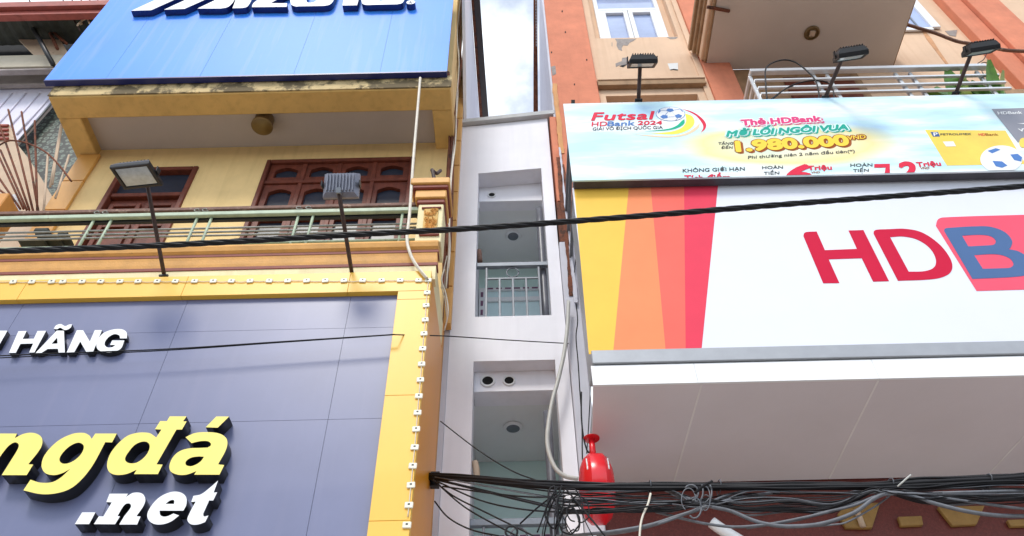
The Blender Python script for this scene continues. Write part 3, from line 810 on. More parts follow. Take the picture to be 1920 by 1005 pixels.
# ================================================================ NEIGHBOUR at far left
NH = thing('neighbour_house', 'shabby neighbouring house with green mosaic wall, white sheet and red beam', 'house', (-7.5, 7.0, 0))
q = lambda pts, Y: [atY(x, y, Y) for x, y in pts]
prism('mosaic_wall', M_MOS, NH, q([(140, 120), (-200, 560), (120, 560), (300, 120)], 7.1), (0, 0.15, 0))
prism('white_sheet', M_LAV, NH, q([(122, 150), (105, 187), (40, 260), (-160, 480), (-420, 480), (-160, 150)], 6.95), (0, 0.05, 0))
for k in range(7):
    a = atY(100-k*26, 175, 6.94); b = atY(100-k*26-68, 252, 6.94)
    tube('sheet_rib', M_LAV, NH, [a, b], 0.018, 6, 2)
tube('sheet_edge', M_STEELL, NH, q([(110, 178), (36, 264)], 6.93), 0.02, 6, 2)
def hbar(name, mt, ya, yb, Yf, th, x0=-9.6, x1=-6.2):
    box(name, mt, NH, x0, x1, Yf, Yf+th, atY(50, yb, Yf).z, atY(50, ya, Yf).z, 0.008)
hbar('grey_band', M_GREYB, 133, 158, 6.85, 0.08)
hbar('ledge_lip', M_GREYB, 128, 131, 6.55, 0.1)
hbar('ledge', M_BEIGEL, 103, 125, 6.55, 0.12)
prism('recess_shade', M_HOLE, NH, q([(-300, 20), (-300, 104), (140, 104), (240, 20)], 6.75), (0, 0.1, 0))  # flat black sheet; shade under the roof is put into its colour
# corrugated sheet under the red beam
bm = bmesh.new()
za = atY(30, 30, 6.1).z
cols = 40
rows = []
for j in range(2):
    Y_ = 6.05+j*0.62
    rows.append([bm.verts.new((-9.6+i*0.09, Y_, za+0.05*j+0.022*(i % 2))) for i in range(cols)])
for i in range(cols-1):
    bm.faces.new((rows[0][i], rows[0][i+1], rows[1][i+1], rows[1][i]))
sh = finish(bm, 'roof_sheet', M_DKSHEET, NH)
sh.modifiers.new('thickness', 'SOLIDIFY').thickness = 0.01
box('red_beam', M_REDBEAM, NH, -9.6, -6.12, 5.98, 6.10, atY(60, 29, 6.0).z, atY(60, 8, 6.0).z, 0.006)
box('red_beam_lip', M_REDBEAM, NH, -9.6, -6.12, 5.90, 5.978, atY(60, 17, 5.95).z, atY(60, 8, 5.95).z, 0.004)
prism('fascia_board', M_TANP, NH, q([(35, 74), (64, 103), (130, 103), (112, 74)], 6.55), (0, 0.03, 0))
tube('strut', M_BLACK, NH, q([(60, 48), (100, 122)], 6.35), 0.04, 4, 2)
for a, b in (((88, 50), (108, 92)), ((92, 54), (125, 82)), ((82, 28), (72, 60)), ((80, 56), (88, 34))):
    tube('strut', M_RUST, NH, q([a, b], 6.45), 0.028, 4, 2)
for a, b in (((118, 0), (150, 58)), ((135, 0), (158, 46)), ((152, 0), (168, 38)), ((168, 0), (178, 28)), ((183, 0), (188, 14)), ((52, -6), (58, 8))):
    tube('spike', M_DKBROWN, NH, q([(2*a[0]-b[0], 2*a[1]-b[1]), a, b], 6.2), 0.014, 5, 2)
tube('curl', M_TANP, NH, q([(145, 48), (152, 40), (163, 35), (168, 44)], 6.15), 0.016, 5, 6)
prism('fascia_plate', M_TANP, NH, q([(136, 2), (162, 36), (150, 45), (140, 25)], 6.25), (0, 0.03, 0))
prism('gable_sheet', M_GREYB, NH, q([(170, 6), (186, 18), (176, 34), (161, 30)], 6.3), (0, 0.02, 0))
# tan render with volute, below
prism('scroll_wall', M_TANP, NH, [atY(*p, 6.7) for p in [(-200, 300), (-6, 300), (-2, 288), (4, 270), (16, 265), (28, 266), (36, 275), (52, 295), (72, 325), (90, 355), (105, 380), (96, 415), (60, 520), (-200, 520)]], (0, 0.12, 0), 0.01)
prism('scroll_wall', M_TANP, NH, [atY(*p, 6.72) for p in [(-60, 230), (17, 232), (30, 262), (14, 300), (-60, 300)]], (0, 0.10, 0), 0.01)
for y in (236, 244, 252, 260):
    a, b = atY(-8, y, 6.70), atY(16, y-0.3, 6.70)
    box('red_slat', M_REDBEAM, NH, a.x, b.x, 6.68, 6.715, b.z-0.02, b.z+0.02, 0.003)
prism('white_bag', M_WHITEL, NH, [atY(*p, 6.0) for p in [(12, 396), (14, 378), (24, 362), (30, 364), (38, 396)]], (0, 0.06, 0), 0.01)
box('orange_corner', M_TERRA, NH, -6.9, atY(14, 390, 5.5).x, 5.4, 5.7, atY(5, 430, 5.5).z, atY(5, 375, 5.5).z, 0.01)
# fan of rusty spikes between the balconies
SPK = thing('spike_fan', 'fan of thin rusty iron spikes with a curved brace beside the yellow balcony', 'railing', tuple(atY(60, 400, 5.75)))
fan = [((-20, 255), (44, 392)), ((15, 204), (62, 396)), ((40, 208), (72, 398)), ((65, 225), (70, 396)), ((90, 286), (82, 396)), ((115, 232), (94, 350)), ((116, 236), (98, 345)), ((130, 290), (104, 372)), ((0, 280), (50, 394)), ((-25, 300), (38, 392)), ((-30, 335), (24, 374)), ((-2, 232), (55, 394))]
for a, b in fan:
    A_, B_ = atY(*a, 5.8), atY(*b, 5.8)
    tube('spike', M_RUST if a[0] < 80 else M_TANP, SPK, [A_, A_.lerp(B_, 0.12), B_], lambda t: 0.004+0.010*min(1, t*6), 5, 3)
tube('brace', M_RUST, SPK, [atY(x, y, 5.79) for x, y in [(-20, 285), (10, 266), (30, 264), (55, 270), (85, 285), (110, 309), (134, 340)]], 0.012, 5, 6)
bm = bmesh.new()
rnd = random.Random(9)
for o_ in [(62, 455, 36, 5), (95, 448, 28, 6), (120, 443, 14, 5), (80, 436, 20, 6)]:
    c0 = atY(o_[0], o_[1], 5.75)
    box_bm(bm, c0.x-o_[2]*0.004, c0.x+o_[2]*0.004, 5.7, 5.9, c0.z-o_[3]*0.005, c0.z+o_[3]*0.005, 0.01)
cl = finish(bm, 'scrap_pile', M_DKSHEET, None)
tag(cl, 'dark scrap boards lying behind the railing beside the spike fan', 'scrap')

# ================================================================ WHITE HOUSE (middle)
WH = thing('white_house', 'very narrow white house squeezed between the yellow and the salmon houses', 'house', (0, 6.8, 0))
FY = 6.8
wx0, wx1 = -0.735, 0.605
o_x0, o_x1 = -0.452, 0.455
o1z0, o2z1 = 8.125, 7.44
def quadwall(name, mt, pts, th=0.30):
    return prism(name, mt, WH, [(x, FY, z) for x, z in pts], (0, th, 0))
zl, zr = 12.20, 12.40
quadwall('wall', M_WHITE, [(wx0, 0), (o_x0, 0), (o_x0, zl+0.03), (wx0, zl)])
quadwall('wall', M_WHITE, [(o_x1, 0), (wx1, 0), (wx1, zr), (o_x1, zr-0.03)])
quadwall('wall', M_WHITE, [(o_x0, 10.975), (o_x1, 11.07), (o_x1, zr-0.03), (o_x0, zl+0.03)], 0.265)
quadwall('wall', M_WHITE, [(o_x0, o2z1), (o_x1, o2z1), (o_x1, o1z0), (o_x0, o1z0)], 0.185)
quadwall('wall', M_WHITE, [(o_x0, 3.0), (o_x1, 3.0), (o_x1, 4.6), (o_x0, 4.6)])
prism('coping', M_CONC, WH, [(wx0-0.01, 6.72, zl+0.002), (wx1+0.12, 6.72, zr+0.012), (wx1+0.12, 6.72, zr+0.12), (wx0-0.01, 6.72, zl+0.10)], (0, 0.45, 0), 0.006)
# loggias behind the openings
def loggia(ztop0, ztop1, zbeam, zfloor, BYm, vents, lowz):
    box('beam', M_WHITE, WH, o_x0+0.001, o_x1-0.001, BYm, 7.25, zbeam, ztop1+0.25, 0.003)
    box('ceiling', M_WHITEC, WH, o_x0-0.25, o_x1+0.25, 7.25, 9.2, zbeam+0.002, zbeam+0.1, 0)
    box('loggia_wall', M_WHITE, WH, o_x0-0.27, o_x0-0.05, 7.104, 9.2, zfloor, zbeam, 0)
    box('loggia_wall', M_WHITE, WH, o_x1+0.05, o_x1+0.27, 7.104, 9.2, zfloor, zbeam, 0)
    box('rear_wall', M_MINT, WH, o_x0-0.05, o_x1+0.05, 8.35, 8.5, zfloor, zbeam, 0)
    box('loggia_floor', M_WHITEC, WH, o_x0-0.05, o_x1+0.05, 7.104, 8.35, zfloor-0.12, zfloor, 0)
    for (x, y, r) in vents:
        c = atY(x, y, BYm-0.005)
        vt = lathe('vent', M_WINF, WH, [(r*0.70, 0.0), (r*0.72, -0.012), (r*0.92, -0.016), (r, -0.010), (r*1.02, 0.01)], (c.x, BYm-0.005, c.z), (0, 1, 0), 28)
        lathe('vent_hole', M_HOLE, vt, [(0, -0.006), (r*0.71, -0.006)], (c.x, BYm-0.006, c.z), (0, 1, 0), 24)
loggia(10.975, 11.07, 10.66, 8.03, 7.067, [(922, 366, 0.062)], 8.0)
loggia(7.44, 7.44, 7.16, 4.5, 6.987, [(914.5, 714.5, 0.085), (954.5, 714, 0.072)], 4.4)
# ceiling lights
gC = 'round ceiling lights in the white loggias'
for (x, y, zb_, lab) in ((962, 441, 10.66, 'small round ceiling light in the upper loggia of the white house'), (962, 800, 7.16, 'round white ceiling light in the lower loggia of the white house')):
    c = atZ(x, y, zb_)
    T = thing('ceiling_light', lab, 'light', (c.x, c.y, zb_), gC)
    lathe('rim', M_WINF, T, [(0.105, -0.001), (0.115, -0.012), (0.10, -0.028), (0.078, -0.03)], (c.x, c.y, zb_), (0, 0, 1), 28)
    lathe('diffuser', M_STEELL, T, [(0, -0.042), (0.05, -0.040), (0.078, -0.029)], (c.x, c.y, zb_), (0, 0, 1), 28)
# windows behind
def rear_window(zs0, zs1, zsill):
    Wd = thing_part = box('window', M_CYANG, WH, o_x0, o_x1, 8.30, 8.32, zs0, zs1, 0)
    fw = 0.055
    for (a, b, p, r_) in ((o_x0-.04, o_x0+fw, zs0, zs1), (o_x1-fw, o_x1+.04, zs0, zs1), (o_x0+fw, o_x1-fw, zs1-fw, zs1), (o_x0+fw, o_x1-fw, zsill-0.04, zsill+0.04), (o_x0+fw, o_x1-fw, zs0, zs0+fw)):
        box('frame', M_WINF, Wd, a, b, 8.26, 8.30, p, r_, 0.005)
    tape = []
    n = 6
    for k in range(n):
        xa = o_x0+fw+0.02+k*(o_x1-o_x0-2*fw)/n
        tape.append((xa, xa+0.09, 8.253, 8.257, zs1-fw*0.75, zs1-fw*0.25))
    k = 0
    z = zs0+0.1
    while z < zs1-0.15:
        tape.append((o_x0-0.015, o_x0+0.02, 8.253, 8.257, z, z+0.10))
        tape.append((o_x1-0.02, o_x1+0.015, 8.253, 8.257, z, z+0.10))
        z += 0.18
    boxes('protective_film', M_TAPE, Wd, tape, 0)
rear_window(8.2, 10.12, 9.88)
rear_window(4.6, 6.15, 5.95)
# front railings
def front_rail(zr_, zb_, nb, label):
    R = thing('window_railing', label, 'railing', (0, 6.9, zb_))
    box('top_bar', M_STEEL, R, o_x0-0.04, o_x1+0.02, 6.86, 6.92, zr_-0.035, zr_+0.035, 0.005)
    xa, xb = o_x0+0.13, o_x1-0.12
    zsub = zr_-0.24
    box('sub_bar', M_STEELL, R, xa, xb, 6.88, 6.90, zsub-0.014, zsub+0.014, 0.003)
    for k in range(nb):
        X = xa+(xb-xa)*k/(nb-1)
        top = zr_-0.036 if k in (0, nb-1) else zsub-0.015
        box('bar', M_STEELL, R, X-0.013, X+0.013, 6.875, 6.905, zb_, top, 0.003)
    cx_ = (xa+xb)/2
    tube('ring', M_STEELL, R, [(cx_+0.075*math.cos(a), 6.89, (zsub+zr_)/2-0.012+0.085*math.sin(a)) for a in [2*math.pi*i/24 for i in range(25)]], 0.009, 6, 1, False)
    return R
front_rail(9.10, 8.127, 5, 'grey steel railing with a ring across the upper opening of the white house')
front_rail(5.51, 4.6, 5, 'grey steel railing across the lower opening of the white house behind the cables')
# downpipes inside the openings
for z0, z1, dx in ((8.127, 10.36, 0.0), (4.6, 6.86, -0.05)):
    box('pipe', M_PVC, WH, 0.352+dx, 0.365+dx, 7.0, 7.02, z0, z1-0.02, 0.002)
    tube('pipe', M_PVC, WH, [(0.395+dx, 6.985, z0), (0.395+dx, 6.985, z1)], 0.045, 14, 6)
tube('pipe_end', M_TANP, WH, [atY(890, 866, 7.0), atY(893, 880, 7.0), atY(894, 898, 7.0)], 0.035, 8, 4)
tube('pipe_end', M_RAILBROWN, WH, [atY(898, 470, 6.98), atY(900, 492, 6.98)], 0.035, 8, 4)

# ================================================================ SALMON HOUSE (right)
SH = thing('salmon_house', 'salmon and beige house with peeling plaster behind the bank billboard', 'house', (4.5, 6.8, 0))
PY_ = 6.72
# corner pilaster: painted above, weathered middle, pale render below
box('pilaster', M_PINK, SH, 0.735, 1.47, PY_, PY_+0.5, 10.2, 19, 0.01)
box('pilaster', M_PINK, SH, 0.635, 0.733, PY_+0.004, PY_+0.5, 10.2, 12.32, 0.006)
box('pilaster', M_GREYW, SH, 0.612, 0.80, PY_, PY_+0.5, 0, 9.35, 0.01)
box('pilaster', M_RUST, SH, 0.625, 0.95, PY_+0.01, PY_+0.5, 9.354, 10.196, 0.01)
rnd = random.Random(21)
def jag(name, mt, x0, x1, z0, z1, Yf, th=0.012, n=14, amp=0.01, seed=1, parent=SH):
    r_ = random.Random(seed)
    def side(x):
        w1 = w2 = 0.0; out = []
        for k in range(n+1):
            w1 = 0.93*w1+r_.uniform(-1, 1)*amp*0.55
            out.append((x+w1+r_.uniform(-1, 1)*amp*0.18, z0+(z1-z0)*(k+r_.uniform(-0.3, 0.3)*(0 < k < n))/n))
        return out
    L, Rr = side(x0), side(x1)
    Rr = [(max(b[0], a[0]+0.008), b[1]) for a, b in zip(L, Rr)]
    return prism(name, mt, parent, [(x, Yf, z) for x, z in L]+[(x, Yf, z) for x, z in reversed(Rr)], (0, th, 0))
jag('rust_streak', M_RUST, 0.675, 0.725, 8.35, 11.2, PY_-0.014, 0.010, 60, 0.009, 4)
jag('rust_streak', M_RUST, 0.725, 0.78, 9.3, 11.0, PY_-0.028, 0.012, 60, 0.009, 8)
jag('rust_streak', M_TERRA, 0.725, 0.80, 11.3, 13.3, PY_-0.012, 0.010, 60, 0.009, 9)
jag('bare_strip', M_GREYW, 0.72, 0.76, 8.2, 11.4, PY_-0.05, 0.02, 60, 0.009, 10)
tube('crack', M_HOLE, SH, [atY(x, y, PY_-0.003) for x, y in [(1080, 485), (1076, 520), (1079, 560), (1083, 600), (1080, 632), (1084, 680), (1087, 730), (1091, 790), (1092, 860), (1096, 900)]], 0.006, 4, 6)
tube('crack', M_HOLE, SH, [atY(x, y, PY_-0.003) for x, y in [(1088, 500), (1094, 560), (1100, 620), (1104, 680), (1107, 720), (1104, 790), (1100, 850)]], 0.005, 4, 6)
# flank above the white house
fk = [(6.9, 12.3), (6.75, 15.8), (6.75, 19), (12.0, 19), (12.0, 12.3)]
p1, p2_, p3, p4 = atX(1010, 0, 0.70), atX(1012, 222, 0.70), atX(1023, 222, 0.70), atX(1021, 0, 0.70)
prism('flank_wall', M_GREYW, SH, [p1, p2_, (0.70, 12.2, p2_.z), (0.70, 12.2, 12.3), (0.70, 6.73, 12.3), (0.70, 6.73, p1.z*0.5+8.5)], (0.034, 0, 0))
e1, e2 = atX(1007, -40, 0.64), atX(1009, 226, 0.64)
dE = Vector((-0.075, 0, 0))
prism('eave_board', M_RUST, SH, [e1, e2, e2+dE*1.35, e1+dE*0.95], (0, 0, 0.05))
a_ = atX(1003, 95, 0.6); b_ = atX(1003, -20, 0.6)
for k in range(22):
    p = e1.lerp(e2, 0.02+0.45*k/22)+dE*0.35
    box('eave_slot', M_WINF, SH, p.x-0.007, p.x+0.007, p.y-0.022, p.y+0.022, p.z-0.016, p.z-0.006, 0)
# beige bay with window
BY = 6.80
bx_0, bx_1 = 1.474, 3.30
wX0, wX1, wZ0, wZ1 = 1.60, 3.10, 15.02, 17.2
lz0, lz1 = 13.12, 13.40
nX0, nX1, nZ0, nZ1 = 1.585, 3.075, 10.6, 13.02
for (a, b, p, r_) in ((bx_0, wX0, wZ0, 19), (wX1, bx_1, wZ0, 19), (wX0, wX1, wZ1, 19), (bx_0, bx_1, nZ1, wZ0), (bx_0, nX0, nZ0, nZ1), (nX1, bx_1, nZ0, nZ1), (bx_0, bx_1, 6.0, nZ0)):
    box('wall', M_BEIGE, SH, a, b, BY, BY+0.16, p, r_, 0)
box('ledge', M_BEIGE, SH, bx_0+0.002, bx_1-0.05, 6.68, BY-0.002, lz1-0.06, lz1, 0.006)
box('ledge', M_BEIGED, SH, bx_0+0.004, bx_1-0.06, 6.70, BY-0.002, lz1-0.2, lz1-0.062, 0.006)
box('niche_back', M_BEIGE, SH, nX0-0.1, nX1+0.1, BY+0.30, BY+0.4, nZ0, nZ1+0.1, 0)
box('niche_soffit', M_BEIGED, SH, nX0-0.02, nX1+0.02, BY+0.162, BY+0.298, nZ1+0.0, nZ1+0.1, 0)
box('wall', M_BEIGE, SH, wX0-0.02, wX1+0.02, BY+0.161, BY+0.30, wZ0-0.1, wZ0+0.01, 0)
# casement window
SWY = BY+0.14
Wn = box('window', M_BLUEG, SH, 1.72, 2.98, SWY+0.03, SWY+0.04, wZ0+0.01, wZ1, 0)
fw = 0.10
zt2 = 16.38
for (a, b, p, r_) in ((1.72, 1.80, wZ0+.01, wZ1), (2.90, 2.98, wZ0+.01, wZ1), (1.80, 2.90, zt2, zt2+0.09), (1.80, 1.92, wZ0+.01, zt2), (2.26, 2.345, wZ0+.01, zt2), (2.355, 2.44, wZ0+.01, zt2), (2.78, 2.90, wZ0+.01, zt2),
                      (1.92, 2.26, zt2-0.10, zt2), (2.44, 2.78, zt2-0.10, zt2)):
    box('window_frame', M_WINF, Wn, a, b, SWY-0.03, SWY+0.03, p, r_, 0.006)
box('reveal', M_BEIGE, SH, wX0-0.1, 1.72, SWY+0.02, SWY+0.1, wZ0, wZ1, 0)
box('reveal', M_BEIGE, SH, 2.98, wX1+0.1, SWY+0.02, SWY+0.1, wZ0, wZ1, 0)
# patches where the render has come off
def patch(pts, Y=BY-0.004, mt=M_PATCH):
    prism('bare_patch', mt, SH, [atY(x, y, Y) for x, y in pts], (0, 0.003, 0))
c10 = lambda x, y: (1100+x/5.025, y/5.025)
for lp_ in ([(268, 364), (330, 366), (470, 362), (440, 385), (405, 400), (385, 430), (345, 425), (330, 450), (335, 480), (300, 465), (282, 430), (285, 395)],
            [(335, 545), (375, 540), (380, 570), (405, 575), (370, 590), (385, 605), (340, 630), (310, 625), (330, 605), (275, 630), (272, 598), (330, 575)],
            [(755, 350), (860, 348), (840, 365), (790, 368)], [(236, 400), (242, 398), (242, 435), (236, 432)]):
    patch([c10(*p) for p in lp_])
patch([c10(*p) for p in [(762, 598), (860, 592), (862, 655), (820, 648), (785, 655)]], mt=M_WHITEC)
patch([c10(*p) for p in [(785, 655), (820, 648), (862, 655), (855, 662), (815, 656), (790, 660)]], Y=BY-0.006, mt=M_HOLE)
patch([c10(*p) for p in [(310, 622), (340, 612), (380, 606), (345, 632)]], Y=BY-0.006, mt=M_HOLE)
for (x, y) in ((1054, 21), (1034, 98), (1100, 112), (1077, 158), (1060, 60)):
    patch([(x-1, y-1.5), (x+1.2, y-1.5), (x+1.2, y+1.5), (x-1, y+1.5)], Y=PY_-0.004, mt=M_HOLE)
patch([(1071, 187), (1078, 187), (1078, 196), (1071, 196)], Y=PY_-0.004, mt=M_HOLE)
patch([(1033, 125), (1041, 123), (1043, 138), (1036, 142)], Y=PY_-0.004, mt=M_PATCH)
# next pilaster, back wall of the balcony, canopy slab
box('pilaster', M_PINK, SH, 3.304, 3.78, PY_, PY_+0.4, 8, 19, 0.01)
box('pilaster_edge', M_BEIGE, SH, 3.20, 3.302, PY_+0.04, BY-0.002, 8, 19, 0.008)
Z_S = atY(1500, 122, 6.80).z
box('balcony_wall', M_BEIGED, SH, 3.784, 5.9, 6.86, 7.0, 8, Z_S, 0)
box('balcony_wall', M_BEIGE, SH, 5.904, 8.28, 6.86, 7.0, 8, 19, 0)
for xa in (4.6, 5.2):
    box('wood_door', M_WOOD, SH, xa, xa+0.55, 6.82, 6.858, 9.5, Z_S-0.35, 0.01)
cX0, cX1 = atZ(1324, 126, Z_S).x, atZ(1676, 118, Z_S).x
box('canopy_slab', M_SOFR, SH, cX0, cX1, 4.7, 6.855, Z_S, Z_S+0.30, 0)
for k, (dx_, z_, h_, mt) in enumerate(((0.05, 0.005, 0.06, M_BEIGED), (0.10, 0.067, 0.16, M_BEIGE), (0.14, 0.229, 0.08, M_BEIGED), (0.19, 0.311, 0.10, M_BEIGED), (0.24, 0.413, 0.10, M_BEIGED))):
    box('canopy_moulding', mt, SH, cX0-dx_, cX0-0.002 if k < 3 else cX0+0.3, 4.68, 6.71-0.0*k, Z_S+z_, Z_S+z_+h_, 0.012)
    box('canopy_moulding', mt, SH, cX1+0.002 if k < 3 else cX1-0.3, cX1+dx_*0.4, 4.68, 6.85, Z_S+z_, Z_S+z_+h_, 0.012)
tube('iron_bar', M_RUST, SH, [atZ(1326, 13, Z_S-0.03), atZ(1368, 21, Z_S-0.03)], 0.03, 4, 2)
cl_ = atZ(1522, 61, Z_S)
CLR = thing('soffit_lamp', 'bare round brown lamp fitting under the beige canopy of the salmon house', 'lamp', (cl_.x, cl_.y, Z_S))
lathe('base', M_BROWNLAMP, CLR, [(0.125, -0.001), (0.13, -0.02), (0.115, -0.04), (0.10, -0.042), (0.095, -0.015), (0, -0.012)], (cl_.x, cl_.y, Z_S), (0, 0, 1), 28)
box('holder', M_TANP, CLR, cl_.x-0.045, cl_.x+0.045, cl_.y-0.05, cl_.y+0.05, Z_S-0.05, Z_S-0.012, 0.008)
# right part: window and far pilasters
wz0 = atY(1740, 56, 6.86).z
rx0, rx1 = atY(1705, 54, 6.86).x, atY(1763, 56, 6.86).x
Wn2 = box('window', M_BLUEG, SH, rx0-0.6, rx1-0.05, 6.84, 6.85, wz0, wz0+2.2, 0)
box('window_frame', M_WINF, Wn2, rx1-0.16, rx1, 6.80, 6.855, wz0, wz0+2.2, 0.006)
box('window_frame', M_WINF, Wn2, rx0-0.6, rx1-0.162, 6.80, 6.839, wz0-0.10, wz0-0.002, 0.006)
box('window_frame', M_STEEL, Wn2, rx1-0.40, rx1-0.37, 6.82, 6.838, wz0, wz0+2.2, 0.003)
patch([(1728, 57), (1734, 57), (1748, 74), (1762, 96), (1780, 122), (1776, 123), (1764, 108), (1752, 92), (1738, 74)], Y=6.854, mt=mat('rust_stain', (0.58, 0.30, 0.15), 0.9, 0.3, 6))
patch([(1772, 58), (1795, 56), (1792, 68), (1780, 66)], Y=6.852)
box('pilaster', M_PINK, SH, 8.284, 8.62, 6.70, 7.0, 8, 19, 0.01)
box('pilaster', M_PINK, SH, 8.63, 9.22, 6.62, 7.0, 8, 19, 0.01)
box('wall', M_BEIGE, SH, 9.224, 12, 6.72, 7.0, 8, 19, 0)
box('ledge', M_BEIGED, SH, 7.2, 8.28, 6.60, 6.858, 12.4, 12.62, 0.008)

# stainless railing of the balcony
RR = thing('steel_railing', 'bright stainless balcony railing above the bank billboard', 'railing', (5.2, 6.0, 11.3))
RY = 6.0
rxl = atY(1406, 139, RY).x; rxr = atY(1850, 131, RY).x
zz = [atY(1500, y, RY).z for y in (135, 150, 164, 175.5)]
box('top_rail', M_STAIN, RR, rxl, rxr, RY-0.06, RY+0.02, zz[0]-0.045, zz[0]+0.03, 0.006)
for z in zz[1:]:
    box('rail', M_STAIN, RR, rxl+0.02, rxr+0.1, RY-0.025, RY+0.015, z-0.022, z+0.022, 0.005)
for k, x in enumerate((1408, 1530, 1556, 1688, 1716, 1846)):
    X = atY(x, 150, RY).x
    box('post', M_STAIN, RR, X, X+0.05, RY+0.017, RY+0.06, 10.56, zz[0]-0.046, 0.005)
for z in zz:
    box('side_rail', M_STAIN, RR, rxl-0.001, rxl+0.035, RY+0.022, 6.85, z-0.03, z+0.03, 0.004)
box('balcony_slab', M_BEIGED, SH, 3.60, 8.2, 5.50, 6.855, 10.25, 10.55, 0.01)
# plants on the balcony
def plant(label, cx_, cy_, z0, n, seed, H=0.55):
    T = thing('potted_plant', label, 'plant', (cx_, cy_, z0), 'plants on the balcony of the salmon house')
    r_ = random.Random(seed)
    lathe('pot', M_TERRA, T, [(0, 0.0), (0.09, 0.0), (0.12, 0.2), (0.13, 0.2), (0.13, 0.23), (0.10, 0.23), (0, 0.21)], (cx_, cy_, z0), (0, 0, 1), 18)
    for k in range(n):
        a = r_.uniform(0, 6.28); L = r_.uniform(0.7, 1.15)*H; wd = r_.uniform(0.09, 0.15); lean = r_.uniform(0.1, 0.35)
        base = Vector((cx_, cy_, z0+0.2))
        d = Vector((math.cos(a), math.sin(a), 0)); s_ = d.cross(Vector((0, 0, 1)))
        bm = bmesh.new()
        prev = None
        for j in range(9):
            t = j/8
            c_ = base+Vector((0, 0, 1))*(L*t*1.2*(1-0.25*t*lean))+d*(lean*L*t*t)
            wj = wd*math.sin(math.pi*min(1, max(0.02, (t-0.25)/0.78)))**0.7 if t > 0.25 else 0.008
            row = [bm.verts.new(c_-s_*wj+d*0.02*wj/wd), bm.verts.new(c_-d*0.012), bm.verts.new(c_+s_*wj+d*0.02*wj/wd)]
            if prev:
                for i in range(2): bm.faces.new((prev[i], prev[i+1], row[i+1], row[i]))
            prev = row
        finish(bm, 'leaf', M_LEAF if k % 3 else M_LEAFT, T, True)
pb = atY(1775, 165, 6.25)
plant('leafy green plant behind the steel railing beside the floodlight pole', pb.x, 6.25, 10.56, 16, 1, 1.25)
pb = atY(1832, 165, 6.25)
plant('smaller green plant at the end of the steel railing', pb.x, 6.25, 10.56, 14, 2, 1.2)

# ---------------------------------------------------------------- advertising billboard
BYB = 5.17
AB = thing('billboard', 'long pale blue advertising billboard of a bank with football logo and gold numbers', 'billboard', (4.5, 5.2, 8.56))
abx0, abx1, abz0, abz1 = 0.672, 7.2, 8.56, 10.125
def print_sky():
    M = mat('printed_sky', (0.62, 0.82, 0.88), 0.38, 0.03, 2)
    t = M.node_tree; b = t.nodes['Principled BSDF']
    g = N(t, 'ShaderNodeNewGeometry')
    mp3 = N(t, 'ShaderNodeMapping'); mp3.inputs['Scale'].default_value = (0.55, 1, 2.4)
    n_ = N(t, 'ShaderNodeTexNoise'); n_.inputs['Scale'].default_value = 1.5; n_.inputs['Detail'].default_value = 5
    t.links.new(g.outputs['Position'], mp3.inputs['Vector']); t.links.new(mp3.outputs['Vector'], n_.inputs['Vector'])
    c_ = N(t, 'ShaderNodeValToRGB'); e = c_.color_ramp.elements
    e[0].position, e[0].color = 0.36, (0.45, 0.66, 0.84, 1)
    e[1].position, e[1].color = 0.62, (0.82, 0.86, 0.87, 1)
    k = e.new(0.49); k.color = (0.56, 0.81, 0.86, 1)
    t.links.new(n_.outputs['Fac'], c_.inputs['Fac'])
    # printed golden brush stroke behind the number
    cc = atY(1482, 272, BYB)
    sub = N(t, 'ShaderNodeMapping')
    sub.inputs['Location'].default_value = (-cc.x/1.22, 0, -cc.z/0.42)
    sub.inputs['Scale'].default_value = (1/1.22, 0, 1/0.42)
    t.links.new(g.outputs['Position'], sub.inputs['Vector'])
    le = N(t, 'ShaderNodeVectorMath', operation='LENGTH'); t.links.new(sub.outputs['Vector'], le.inputs[0])
    ad = N(t, 'ShaderNodeMath', operation='MULTIPLY_ADD'); ad.inputs[1].default_value = 0.5; t.links.new(n_.outputs['Fac'], ad.inputs[0]); t.links.new(le.outputs['Value'], ad.inputs[2])
    rg = N(t, 'ShaderNodeValToRGB'); ee = rg.color_ramp.elements
    ee[0].position, ee[0].color = 0.42, (0.45, 0.45, 0.45, 1)
    ee[1].position, ee[1].color = 0.86, (0, 0, 0, 1)
    k2 = ee.new(0.66); k2.color = (0.85, 0.85, 0.85, 1)
    mrr = N(t, 'ShaderNodeMapRange'); mrr.inputs['From Max'].default_value = 1.6; t.links.new(ad.outputs[0], mrr.inputs['Value'])
    t.links.new(mrr.outputs['Result'], rg.inputs['Fac'])
    mq = N(t, 'ShaderNodeMix', data_type='RGBA'); mq.inputs[7].default_value = (0.86, 0.70, 0.22, 1)
    t.links.new(rg.outputs['Color'], mq.inputs[0]); t.links.new(c_.outputs['Color'], mq.inputs[6])
    t.links.new(mq.outputs[2], b.inputs['Base Color'])
    return M
box('board', print_sky(), AB, abx0, abx1, BYB, BYB+0.02, abz0, abz1, 0)
box('board_frame', M_DKTRIM, AB, abx0+0.02, abx1-0.02, BYB+0.021, 5.29, abz0+0.005, abz1-0.03, 0)
for zk in (9.0, 9.5, 9.9):
    box('support_bar', M_STEELL, AB, abx0+0.05, abx0+0.09, 5.292, 6.70, zk, zk+0.04, 0.003)
A1 = lambda x, y: (1040+x/4.364, 170+y/4.364)
A2 = lambda x, y: (1480+x/4.364, 170+y/4.364)
A5 = lambda x, y: (1280+x/5.333, 180+y/5.333)
PR = lambda nm, col: mat(nm, col, 0.5, 0.04, spec=0.15)
P_RED, P_NAVY, P_DARK = PR('print_red', (0.70, 0.02, 0.06)), PR('print_navy', (0.05, 0.11, 0.30)), PR('print_dark', (0.06, 0.065, 0.07))
